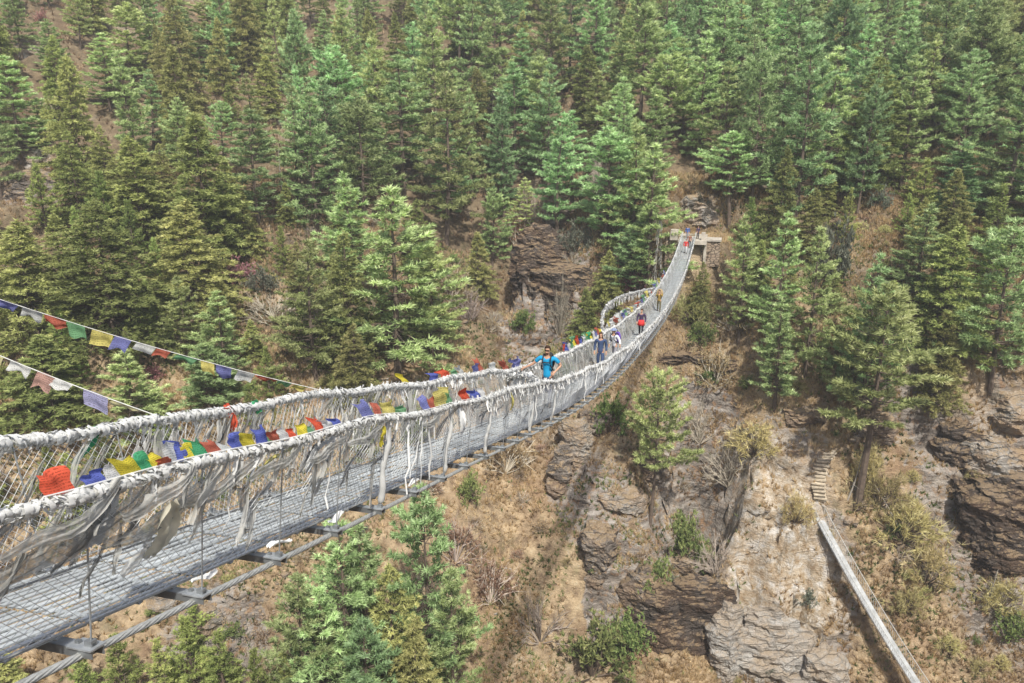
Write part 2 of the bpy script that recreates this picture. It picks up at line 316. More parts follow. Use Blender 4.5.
def gz(x, y):
    h = BVH.ray_cast(Vector((x, y, 300)), Vector((0, 0, -1)))
    return h[0].z if h[0] is not None else 0.0
def gn(x, y):
    h = BVH.ray_cast(Vector((x, y, 300)), Vector((0, 0, -1))); return h[1]

# ------------------------------------------------------------------ trees
def tufts(pos, dirs, K, ln, wd, rng, up=.35, spread=.8, val=None):
    """K narrow triangles at each point: one sprig of needles"""
    n = len(pos); pos = np.repeat(pos, K, 0); dirs = np.repeat(dirs, K, 0)
    d = dirs + rng.normal(0, spread*.6, (n*K, 3)); d[:, 2] += up
    d /= np.linalg.norm(d, axis=1)[:, None]+1e-9
    s = np.cross(d, rng.normal(0, 1, (n*K, 3))); s /= np.linalg.norm(s, axis=1)[:, None]+1e-9
    L = ln*rng.uniform(.6, 1.25, (n*K, 1)); w = wd*rng.uniform(.7, 1.3, (n*K, 1))
    V = np.stack([pos-s*w/2, pos+s*w/2, pos+d*L+s*w*.25], 1)
    F = np.arange(n*K*3).reshape(-1, 3)
    if val is None: val = rng.uniform(0, 1, n)
    c = np.clip(np.repeat(val, K)+rng.normal(0, .12, n*K), 0, 1)
    return V.reshape(-1, 3), F, c
def conifer_mesh(kind, h, rad, seed):
    rng = np.random.default_rng(seed)
    bare = {'pine': .12, 'tall': .38, 'fir': .06, 'young': .02}[kind]
    if kind == 'pine': bare = rng.uniform(.06, .22)
    # trunk with limbs
    tb = MB(); zz = np.linspace(-.8, h*.985, 12); bend = rng.normal(0, .018*h, 2)
    ax = lambda z: np.array([bend[0]*math.sin(z/h*2.2), bend[1]*math.sin(z/h*2.7+.4), z])
    r0 = .0105*h+.04
    tb.tube([ax(z) for z in zz], [max(.015, r0*(1-max(z, 0)/h)**.8) for z in zz], 7, .8)
    nb = {'pine': int(rng.uniform(115, 155)), 'tall': 96, 'fir': 190, 'young': 110}[kind]
    pe = rng.uniform(.50, .95); nl = int(rng.uniform(10, 15)); gap = rng.uniform(0, 2*PI); full = rng.uniform(.55, .8)
    A = []; D = []; VL = []; ts = np.sort(rng.uniform(0, 1, nb)**.92)
    lobes = rng.uniform(0, 2*PI, 3)
    if kind in ('pine', 'tall'): ts = np.clip(np.round(ts*nl)/nl+rng.normal(0, .014, nb), 0, .995)
    for i, t in enumerate(ts):
        z = h*(bare+(1-bare)*t*.985); az = i*2.39996+rng.normal(0, .35)
        if kind == 'fir': prof = (1-t)**.72*(.80+.2*min(1, t*5+.3))
        elif kind == 'tall': prof = (math.sin(PI*min(1, .25+.75*t))**.7)*.9+.08
        elif kind == 'young': prof = (1-t)**.85
        else: prof = (1-t)**pe*(full+(1-full)*min(1, t*3.2+.15))+.05
        prof *= 1+.24*math.cos(az-lobes[int(t*2.99)])
        if kind == 'pine' and math.cos(az-gap) > .8 and t < .6: prof *= .55
        L = max(.25, rad*prof*(rng.uniform(.55, 1.25) if kind != 'fir' else rng.uniform(.75, 1.15)))
        if kind != 'fir' and rng.random() < .08: L *= .5
        pit = {'pine': -.05+.55*t, 'tall': .05+.5*t, 'fir': -.22+.45*t, 'young': .1+.6*t}[kind]+rng.normal(0, .10)
        o = ax(z); bd = np.array([math.cos(az)*math.cos(pit), math.sin(az)*math.cos(pit), math.sin(pit)])
        tip = o+bd*L; tip[2] += (.10*L if kind != 'fir' else -.08*L)
        mid = o+bd*L*.5+np.array([0, 0, -.05*L])
        tb.tube([o, mid, tip], [.012*h*.35*(1-t)+.02, .02, .006], 3, .7, False)
        m = max(3, int(L*{'pine': 8.0, 'tall': 8.0, 'fir': 8.5, 'young': 12}[kind]))
        u = rng.uniform({'pine': .32, 'tall': .4}.get(kind, .2), 1.0, m)**.75
        side = np.array([-math.sin(az), math.cos(az), 0])
        off = rng.uniform(-1, 1, m)*.34*L*(1.05-u)*(1.0 if kind != 'fir' else 1.25)
        P = (1-u)[:, None]**2*o+2*((1-u)*u)[:, None]*mid+(u**2)[:, None]*tip+off[:, None]*side
        P[:, 2] += rng.normal(0, .07, m)
        dd = bd[None]*.8+np.sign(off)[:, None]*side*.55
        P[:, 2] += np.abs(off)*.05; A.append(P); D.append(dd)
        VL.append(np.clip(.12+.40*u+.14*t+rng.normal(0, .12)+rng.normal(0, .12, m), 0, 1))  # crown shade put into needle colour: darker inward and low, plus random tone
    for z_ in np.linspace(.93, 1.0, 5):
        A.append(ax(h*z_)[None]); D.append(np.array([[0, 0, .9]])); VL.append(np.array([.7]))
    P = np.concatenate(A); Dm = np.concatenate(D); v = np.concatenate(VL)
    K, ln, wd, up = {'pine': (9, .48, .10, .42), 'tall': (10, .48, .10, .45), 'fir': (9, .38, .10, .10), 'young': (11, .26, .05, .35)}[kind]
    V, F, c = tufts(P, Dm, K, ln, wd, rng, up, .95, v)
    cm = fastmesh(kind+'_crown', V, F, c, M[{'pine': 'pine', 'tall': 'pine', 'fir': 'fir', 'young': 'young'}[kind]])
    tm = tb.build('trunk_source', M['bark']); tmesh = tm.data; bpy.data.objects.remove(tm)
    return tmesh, cm, h, rad
PROTO = {}
def proto(kind, i):
    k = (kind, i)
    if k not in PROTO:
        h, r = {'pine': ((19, 3.9), (20, 4.6), (18, 3.4), (21, 4.2), (17, 4.4), (19, 3.7), (16, 4.2), (20, 4.0)), 'tall': ((20, 3.4), (18, 3.9), (17, 3.2)), 'fir': ((16, 4.2), (18, 4.9), (14, 3.4), (15, 4.6)), 'young': ((8, 2.1), (7, 2.4))}[kind][i]
        PROTO[k] = conifer_mesh(kind, h, r, 100+i*7+len(kind)*13)
    return PROTO[k]
NPROTO = {'pine': 8, 'tall': 3, 'fir': 4, 'young': 2}
NAMEOF = {'pine': 'pine_tree', 'tall': 'pine_tree', 'fir': 'fir_tree', 'young': 'young_pine_tree'}
def put_tree(kind, i, x, y, height, width, rz, label, group, lean=(0, 0), z=None):
    tmesh, cm, h, r = proto(kind, i % NPROTO[kind])
    root = empty(NAMEOF[kind], (x, y, (gz(x, y) if z is None else z)-.1), rz, label, 'tree', group)
    root.rotation_euler = (lean[0], lean[1], rz)
    s = height/h; w = (width/2)/(r*1.0) if width else s
    root.scale = (w, w, s)
    a = bpy.data.objects.new('trunk', tmesh); link(a, root)
    b = bpy.data.objects.new('crown', cm); link(b, root)
    return root
TREES = [
 ('pine', 1, 40.9, 86.9, 20.7, 10.7, 'tall blue-green pine behind the pine that leans over the old rope bridge steps', 'trees on the right-hand slope'),
 ('tall', 0, 39.3, 82.3, 24.9, 12.2, 'tall blue-green pine whose bare lower trunk stands by the stone steps', 'trees on the right-hand slope'),
 ('pine', 2, 31.1, 89.4, 13.5, 7.7, 'slim light green pine on the dry bank above the stone steps', 'trees on the right-hand slope'),
 ('pine', 1, 28.5, 97.0, 16.3, 8.8, 'pine with pale blue-green crown just right of the far bridge head', 'trees on the right-hand slope'),
 ('pine', 3, 32.2, 93.8, 16.6, 7.7, 'middle pine of the three right of the far bridge head', 'trees on the right-hand slope'),
 ('pine', 0, 34.9, 90.7, 17.8, 8.0, 'pine with long bare trunk, right of the three beside the far bridge head', 'trees on the right-hand slope'),
 ('fir', 0, 50.0, 89.3, 14.8, 11.5, 'olive green fir standing by the bare sandy trail', 'trees on the right-hand slope'),
 ('pine', 4, 55.0, 86.9, 19.5, 12.6, 'broad pine with layered boughs beside the sandy trail at the right edge', 'trees on the right-hand slope'),
 ('pine', 2, 48.3, 92.5, 12.6, 8.8, 'pale blue-green pine between the olive fir and the dark-leaved shrub', 'trees on the right-hand slope'),
 ('young', 0, 43.2, 102.6, 6.6, 3.6, 'small narrow olive young pine beside the dark-leaved shrub', 'trees on the right-hand slope'),
 ('fir', 2, 48.5, 86.8, 12.1, 6.8, 'low olive fir in the shaded ravine under the sandy trail', 'trees on the right-hand slope'),
 ('tall', 0, 29.9, 110.3, 12.9, 8.0, 'small round-headed pine with a straight bare trunk above the far bridge head', 'trees on the right-hand slope'),
 ('pine', 0, 38.1, 108.5, 24.9, 10.0, 'very tall column-like blue-green pine above the bridge head pines', 'trees on the right-hand slope'),
 ('fir', 1, 48.2, 111.2, 17.5, 14.1, 'broad dark olive fir rising over a patch of bare orange earth', 'trees on the right-hand slope'),
 ('pine', 3, 52.7, 110.1, 17.3, 9.1, 'tall pine directly right of the broad dark olive fir', 'trees on the right-hand slope'),
 ('pine', 2, 57.0, 103.6, 10.6, 9.0, 'light green pine below the dense stand on the upper right', 'trees on the right-hand slope'),
 ('young', 1, 50.3, 102.4, 4.9, 3.8, 'small bright green young pine under the upper right stand', 'trees on the right-hand slope'),
 ('pine', 0, 27.6, 120.1, 18.4, 9.9, 'yellowish green pine above the bare earth behind the bridge head', 'trees on the right-hand slope'),
 ('pine', 3, 30.0, 116.4, 15.8, 8.0, 'thin greyish pine among the trees behind the bridge head', 'trees on the right-hand slope'),
 ('pine', 4, 32.9, 111.5, 20.9, 9.3, 'grey-green pine left of the very tall column-like pine', 'trees on the right-hand slope'),
 ('pine', 1, -3.3, 145.2, 23.0, 13.0, 'blue-green pine at the top edge above the dark gully', 'trees above the gully in the middle'),
 ('fir', 2, 12.4, 139.4, 12.6, 8.3, 'dark olive fir poking up between paler pines', 'trees above the gully in the middle'),
 ('pine', 2, 16.9, 134.1, 14.8, 10.2, 'tall pine right of the dark olive fir', 'trees above the gully in the middle'),
 ('tall', 1, 22.4, 122.5, 14.6, 10.0, 'pine with a pale bare trunk and dead side twigs', 'trees above the gully in the middle'),
 ('pine', 0, 13.2, 129.1, 13.3, 9.5, 'yellow-green pine in front of the dark olive fir', 'trees above the gully in the middle'),
 ('pine', 3, 4.6, 135.3, 17.8, 11.5, 'pine with drooping boughs over the rocky bluff', 'trees above the gully in the middle'),
 ('pine', 1, 9.2, 121.0, 14.3, 11.8, 'bright yellow-green pine on the rocky bluff', 'trees above the gully in the middle'),
 ('pine', 4, 12.6, 109.9, 16.1, 13.3, 'broad light green pine leaning over the rocky bluff', 'trees above the gully in the middle'),
 ('pine', 0, 18.1, 103.5, 18.9, 11.8, 'big yellow-green pine directly left of the far bridge head', 'trees above the gully in the middle'),
 ('pine', 2, 15.8, 107.5, 19.8, 8.5, 'dark slender pine behind the big pine at the bridge head', 'trees above the gully in the middle'),
 ('pine', 0, 0.2, 135.1, 18.0, 12.3, 'grey-green pine with bare lower trunk at the head of the gully', 'trees above the gully in the middle'),
 ('fir', 0, 9.5, 102.4, 8.8, 6.0, 'olive fir behind the white rail where two walkers cross', 'trees above the gully in the middle'),
 ('pine', 1, -9.9, 118.9, 25.8, 13.1, 'very tall dark pine with exposed trunk left of the gully', 'trees on the left-hand slope'),
 ('pine', 3, -16.6, 123.8, 20.9, 14.8, 'very tall pine with wide drooping boughs beside the dark one left of the gully', 'trees on the left-hand slope'),
 ('pine', 4, -21.8, 117.5, 17.7, 12.1, 'dark green pine behind the pyramid-shaped pine', 'trees on the left-hand slope'),
 ('pine', 0, -13.9, 91.9, 22.4, 15.7, 'pyramid-shaped pale green pine, tallest of the clump above the blue-shirted walker', 'trees on the left-hand slope'),
 ('pine', 2, -21.1, 101.6, 16.4, 10.5, 'blue-green pine behind the clump on the left slope', 'trees on the left-hand slope'),
 ('fir', 1, -19.3, 92.3, 17.9, 11.4, 'olive fir in the middle of the clump on the left slope', 'trees on the left-hand slope'),
 ('pine', 1, -22.9, 89.4, 16.9, 11.1, 'blue-green pine at the left of the clump, beside the grey clearing', 'trees on the left-hand slope'),
 ('pine', 4, -9.9, 94.2, 14.5, 10.8, 'round-shouldered green pine at the right of the clump', 'trees on the left-hand slope'),
 ('pine', 2, -37.0, 86.4, 10.9, 6.6, 'pale silvery pine with narrow crown on the lower left slope', 'trees on the left-hand slope'),
 ('pine', 0, -32.1, 85.0, 10.7, 8.3, 'light green pine left of the grey clearing', 'trees on the left-hand slope'),
 ('fir', 1, -46.0, 88.7, 16.1, 18.1, 'largest spreading olive fir on the left slope', 'trees on the left-hand slope'),
 ('fir', 0, -53.5, 86.0, 14.6, 13.8, 'dark olive fir cut by the left edge of the picture', 'trees on the left-hand slope'),
 ('fir', 2, -39.4, 101.6, 18.1, 13.2, 'dark olive fir in the middle of the left forest', 'trees on the left-hand slope'),
 ('fir', 0, -47.7, 103.0, 13.1, 12.2, 'dark olive fir with pointed crown left of the middle one', 'trees on the left-hand slope'),
 ('fir', 1, -55.7, 103.3, 11.9, 8.7, 'narrow olive fir below the brown rocky clearing', 'trees on the left-hand slope'),
 ('fir', 0, -37.8, 93.1, 13.1, 12.9, 'shaded olive fir right of the largest spreading one', 'trees on the left-hand slope'),
 ('pine', 5, -40.8, 79.2, 10.1, 9.6, 'yellow-green bushy pine behind the strings of flags', 'trees on the left-hand slope'),
 ('pine', 6, -33.0, 81.4, 9.2, 9.3, 'grey-green bushy pine behind the bridge rail', 'trees on the left-hand slope'),
 ('fir', 2, -48.3, 79.8, 9.5, 12.0, 'dull olive tree behind the lower string of flags', 'trees on the left-hand slope'),
 ('pine', 3, -55.2, 142.6, 10.9, 10.6, 'yellow-green pine with pale visible trunk near the top left', 'trees on the left-hand slope'),
 ('pine', 4, -54.2, 153.4, 9.8, 12.2, 'pine at the top edge right of the one with a pale trunk', 'trees on the left-hand slope'),
 ('young', 0, -43.8, 129.5, 6.7, 5.3, 'small bluish young pine in the left forest', 'trees on the left-hand slope'),
 ('pine', 1, -30.8, 115.4, 17.1, 8.3, 'bright green pine, left of a matching pair', 'trees on the left-hand slope'),
 ('pine', 0, -27.0, 111.7, 19.2, 10.6, 'bright green pine, right of a matching pair', 'trees on the left-hand slope'),
 ('pine', 3, -34.1, 107.8, 15.1, 10.6, 'tall green pine above the pink-flowered shrub', 'trees on the left-hand slope'),
 ('fir', 2, -38.4, 132.8, 9.5, 7.2, 'dark fir behind the small bluish young pine', 'trees on the left-hand slope'),
 ('pine', 2, -71.0, 131.1, 9.6, 8.4, 'green pine beside the pink tree in the top left corner', 'trees on the left-hand slope'),
 ('pine', 3, -67.8, 113.2, 14.3, 10.9, 'pine at the left edge above the rocky clearing', 'trees on the left-hand slope'),
 ('pine', 1, -65.1, 114.7, 8.4, 7.2, 'light green pine on the left rocky clearing', 'trees on the left-hand slope'),
 ('pine', 0, -63.2, 130.9, 11.4, 10.6, 'grey-green pine in the upper left forest', 'trees on the left-hand slope'),
 ('pine', 4, -61.9, 137.8, 13.1, 12.1, 'pine near the top edge of the upper left forest', 'trees on the left-hand slope'),
 ('pine', 2, 1.4, 147.5, 15.1, 9.9, 'pine behind the head of the gully', 'trees above the gully in the middle'),
 ('tall', 1, 16.1, 84.5, 18.8, 7.9, 'thin ragged young pine on the rock spur under the bridge', 'trees growing below the bridge'),
 ('pine', 1, -16.0, 63.7, 21.3, 12.6, 'large bright green pine with rounded boughs below the bridge deck', 'trees growing below the bridge'),
 ('fir', 1, -10.9, 63.1, 19.5, 12.0, 'olive brown fir right of the large pine below the deck', 'trees growing below the bridge'),
 ('pine', 4, -8.1, 66.6, 23.4, 11.1, 'light green pine at the right of the clump below the deck', 'trees growing below the bridge'),
 ('young', 0, -36.8, 58.2, 9.2, 6.2, 'young pine just right of the lower left corner tree at the bottom edge', 'trees growing below the bridge'),
 ('young', 1, -34.4, 59.4, 9.3, 6.6, 'bright young pine under the second beam of the bridge', 'trees growing below the bridge'),
 ('young', 2, -31.2, 59.6, 9.3, 5.9, 'low rounded young pine between two taller ones at the bottom edge', 'trees growing below the bridge'),
 ('young', 3, -29.1, 61.5, 9.4, 7.2, 'tallest of the bright young pines at the bottom edge', 'trees growing below the bridge'),
 ('young', 4, -25.5, 60.5, 9.4, 6.4, 'green young pine just right of the tallest young one', 'trees growing below the bridge'),
 ('young', 5, -22.5, 59.4, 9.4, 5.4, 'small young pine at the bottom edge, second from the large clump', 'trees growing below the bridge'),
 ('young', 6, -20.4, 59.9, 9.5, 5.1, 'small young pine right against the large clump', 'trees growing below the bridge'),
 ('young', 1, -29.7, 64.5, 4.8, 3.8, 'little green pine on the stony slope under the deck', 'trees growing below the bridge'),
 ('fir', 2, -43.2, 58.3, 7.3, 6.9, 'dark fir under the lower cable at the bottom left corner', 'trees growing below the bridge'),
 ('pine', 0, -18.3, 60.3, 17.8, 9.0, 'green pine at the lower left of the clump below the deck', 'trees growing below the bridge'),
 ('pine', 3, -5.4, 62.6, 20.7, 8.1, 'pale green pine half hidden at the lower right of the clump below the deck', 'trees growing below the bridge'),
 ('pine', 5, -13.3, 64.3, 20.8, 10.4, 'mid green pine between the large rounded pine and the pale one below the deck', 'trees growing below the bridge'),
 ('pine', 7, -16.8, 60.6, 17.0, 8.7, 'lower pine in front of the large rounded pine at the bottom edge', 'trees growing below the bridge'),
 ('fir', 0, -8.3, 60.9, 17.1, 8.8, 'low olive fir in front of the pale pine at the bottom edge', 'trees growing below the bridge'),
 ('pine', 6, -13.1, 59.9, 17.0, 8.3, 'small green pine between the two olive firs at the bottom edge', 'trees growing below the bridge'),
 ('pine', 4, -3.0, 119.6, 11.8, 7.5, 'shaded pine standing in the gully left of the bluff', 'trees above the gully in the middle'),
 ('fir', 2, -4.9, 112.4, 9.9, 6.1, 'small olive fir low in the gully left of the bluff', 'trees above the gully in the middle'),
 ('pine', 6, 15.6, 104.7, 10.0, 7.2, 'slender pine between the bluff and the bridge head', 'trees above the gully in the middle'),
 ('fir', 3, 12.8, 104.4, 9.3, 6.6, 'dark fir at the right shoulder of the bluff', 'trees above the gully in the middle'),
 ('pine', 5, 2.5, 123.9, 8.9, 7.0, 'pine on the crest above the bluff, left of the bright one', 'trees above the gully in the middle'),
 ('fir', 1, 24.1, 99.3, 7.9, 4.3, 'small fir just under the bridge head landing', 'trees above the gully in the middle'),
]
for i, (k, j, x, y, h, w_, lab, grp) in enumerate(TREES):
    put_tree(k, j, x, y, h, w_, i*1.7, lab, grp)

# ------------------------------------------------------------------ bridge curve
AZ = .25836; BDX, BDY = math.sin(AZ), math.cos(AZ); OX = -4.2816; SEND = 105.0
DHS = [0, 12, 15, 21, 24, 31, 38, 49, 68, 87, 101, 105]; DHV = [0, 0, -.05, -.15, -.13, -.04, .12, .26, .28, .17, .18, .18]
def bh(s): s = np.asarray(s, float); return -1.6985-.3026*s+.0012916*s*s+2.9237e-6*s**3+np.interp(s, DHS, DHV)
def B(s, w=0., h=0.):
    s, w, h = np.broadcast_arrays(np.asarray(s, float), w, h)
    return np.stack([OX+BDX*s+BDY*w, BDY*s-BDX*w, bh(s)+h], -1)
W_AX = np.array([BDY, -BDX, 0.]); S_AX = np.array([BDX, BDY, -.2]); S_AX = S_AX/np.linalg.norm(S_AX); UP = np.array([0, 0, 1.])
RW, RH = .826, 1.01
def wob(s, k): return .03*np.sin(s*.9+k)+.02*np.sin(s*2.3+k*2)
bridge = empty('suspension_bridge', B(0., 0, 0).tolist(), 0, 'long steel suspension footbridge hung with white scarves, sagging across the gorge', 'bridge')
def bpart(mb, name, mat_, parent=None, smooth=False, label=None, kind=None):
    o = mb.build(name, mat_, None, smooth, label, kind)
    o.parent = bridge if parent is None else parent
    base = Vector(B(0., 0, 0).tolist())
    o.data.transform(__import__('mathutils').Matrix.Translation(-base))
    return o
def svals(a, b):
    r = [a]
    while r[-1] < b: r.append(r[-1]+max(.12, .012*r[-1]))
    return np.array(r)
SV = svals(-1.5, SEND)
rng = np.random.default_rng(5)
# walkway of pressed steel planks: narrow slats with open slots
mb = MB(); NS = 15; WD = 1.0; pitch_ = WD/NS
for k in range(NS):
    w0 = -WD/2+k*pitch_+.016; w1 = w0+pitch_-.030
    s0 = -1.5; j = 0
    while s0 < SEND:
        ln = 1.0141 if s0 < 50 else 3.0
        a, b = s0+.012, s0+ln-.012
        n = 3 if s0 < 50 else 3
        ss = np.linspace(a, b, n); dz = rng.normal(0, .004); t = .012
        T = B(ss, w0, dz); R_ = B(ss, w1, dz+rng.normal(0, .002)); T2 = B(ss, w0, dz-t); R2 = B(ss, w1, dz-t)
        V = np.concatenate([T, R_, R2, T2]); F = []
        for i in range(n-1):
            for q in range(4): F.append((q*n+i, q*n+i+1, ((q+1) % 4)*n+i+1, ((q+1) % 4)*n+i))
        mb.add(V, F, .72+.28*rng.random())
        s0 += ln
for s0 in np.concatenate([np.arange(-1.4, 40, .338), np.arange(40, SEND, 1.0)]):     # bars across
    mb.bar(B(s0, -WD/2, -.012), B(s0, WD/2, -.012), .035, .012, (0, 0, 1), .55)
bpart(mb, 'walkway', M['deck'])
# cross beams sticking out on both sides
KB = [4.3846+1.0141*k for k in range(-5, 99)]
for k, s0 in enumerate(KB):
    mb = MB(); hh = .05
    mb.box(B(s0, 0, -.055), W_AX*1.46, S_AX*.10, UP*.012, .9)
    mb.box(B(s0-.046, 0, -.08), W_AX*1.46, S_AX*.008, UP*.06, .6)
    mb.box(B(s0+.046, 0, -.08), W_AX*1.46, S_AX*.008, UP*.06, .6)
    for sg in (-1, 1):
        mb.box(B(s0, sg*.655, -.043), W_AX*.17, S_AX*.13, UP*.011, 1.0)
        mb.box(B(s0, sg*.70, -.028), W_AX*.03, S_AX*.03, UP*.022, .5)
        mb.box(B(s0, sg*.60, -.028), W_AX*.03, S_AX*.03, UP*.022, .5)
    bpart(mb, 'cross_beam', M['steel'], kind=None)
# main cables under the beam ends (twisted strands)
for sg in (-1, 1):
    mb = MB()
    for q in range(7):
        ss = np.arange(-1.5, 40, .06) if True else SV
        ph = ss*11+q*2*PI/7
        mb.tube(B(ss, sg*.64+.017*np.cos(ph), -.105+.017*np.sin(ph)), .0105, 4, .9, False)
    mb.tube(B(np.arange(39.9, SEND+2, .8), sg*.64, -.105), .03, 5, .8, False)
    bpart(mb, 'main_cable', M['cable'], smooth=True)
    mb = MB(); mb.tube(B(SV, sg*RW, RH+wob(SV, sg)), .014, 5, .8, False); hc = bpart(mb, 'handrail_cable', M['cable'], smooth=True)
    mb = MB(); mb.tube(B(SV, sg*(.5+.02), .02), .008, 4, .7, False)
    mb.tube(B(SV, sg*(.5+.33*.5), .5+wob(SV, sg)*.5), .007, 4, .8, False); bpart(mb, 'side_cable', M['cable'])
# hanger rods
for sg in (-1, 1):
    for k, s0 in enumerate(KB):
        mb = MB(); r = .006
        mb.tube([B(s0, sg*.69, -.04), B(s0+.02, sg*(RW-.02), RH+float(wob(s0, sg)))], r, 5, .8)
        mb.box(B(s0, sg*.69, -.02), W_AX*.05, S_AX*.05, UP*.04, .6)
        bpart(mb, 'hanger_rod', M['steel'])
# chain-link side netting
for sg in (-1, 1):
    mb = MB(); s0 = -1.4; cell = .085
    while s0 < SEND-1:
        c_ = cell if s0 < 30 else (cell*1.6 if s0 < 60 else cell*3)
        th = .0021 if s0 < 14 else (.0030 if s0 < 30 else (.0055 if s0 < 60 else .010))
        for dr in (-1, 1):
            L_ = 1.05
            tt = np.array([0, .25, .5, .75, 1.]); ss = s0+dr*(tt-.5)*L_+rng.normal(0, .006)
            sag = .05*np.sin(tt*PI)*(1+.5*math.sin(s0*1.3))
            P_ = B(ss, sg*(.5+(RW-.5)*tt)+sg*sag, .01+(RH-.01)*tt+wob(ss, sg)*tt)
            mb.tube(P_, th, 3, .85, False)
        s0 += c_
    bpart(mb, 'netting', M['wire'])
print('bridge done')

# ------------------------------------------------------------------ scarves
class RB:
    """ragged ribbons, many at once"""
    def __init__(s): s.V = []; s.F = []; s.c = []; s.n = 0
    def ribbon(s, P, D, wd, col):
        m = len(P); L_ = P-D*wd[:, None]/2; R_ = P+D*wd[:, None]/2
        s.V.append(np.concatenate([L_, R_])); i = np.arange(m-1)
        s.F.append(np.stack([i, i+1, m+i+1, m+i], 1)+s.n); s.c += [col]*(m-1); s.n += 2*m
    def build(s, name, mat_, parent=None):
        me = fastmesh(name, np.concatenate(s.V), np.concatenate(s.F), np.array(s.c), mat_); me.polygons.foreach_set('use_smooth', [True]*len(me.polygons))
        o = bpy.data.objects.new(name, me); link(o, parent); return o
def tail(rb, p, ln, w0, slant, out, col, sg, m=5):
    t = np.linspace(0, 1, m)
    d = -UP*(1-.25*abs(slant))+S_AX*slant+W_AX*out
    d /= np.linalg.norm(d)
    wig = rng.normal(0, .015, (m, 3))*t[:, None]*ln*2
    P_ = p+t[:, None]*ln*d+wig
    D = S_AX*.8+W_AX*rng.normal(0, .6)+UP*rng.normal(0, .5)
    D = D[None]+rng.normal(0, .25, (m, 3)); D /= np.linalg.norm(D, axis=1)[:, None]
    rb.ribbon(P_, D, w0*(1-.45*t)*rng.uniform(.7, 1.2, m), col)
def drape(rb, P_, wd, face, folds, depth, col, k=7, seed=0):
    """a gauzy scarf laid along a path, gathered into lengthwise folds"""
    m = len(P_); T = np.gradient(P_, axis=0); T /= np.linalg.norm(T, axis=1)[:, None]+1e-9
    face = np.array(face, float); F_ = face[None]-T*(T@face)[:, None]; F_ /= np.linalg.norm(F_, axis=1)[:, None]+1e-9
    Nn = np.cross(T, F_); u = np.linspace(-.5, .5, k); t = np.linspace(0, 1, m); ph = rng.uniform(0, 6)
    V = P_[:, None]+F_[:, None]*(u[None]*wd[:, None])[..., None]+Nn[:, None]*(depth*np.sin(u[None]*folds*6.28+ph+t[:, None]*3)*(wd[:, None]/wd.max()))[..., None]
    V += rng.normal(0, .004, V.shape)
    V = V.reshape(-1, 3); i, j = np.meshgrid(np.arange(m-1), np.arange(k-1), indexing='ij'); q = (i*k+j).ravel()
    rb.V.append(V); rb.F.append(np.stack([q, q+1, q+k+1, q+k], 1)+rb.n); rb.n += len(V)
    fc = col+.10*np.sin(j.ravel()*2.1+ph)+rng.normal(0, .04, len(q)); rb.c += list(np.clip(fc, .2, 1))
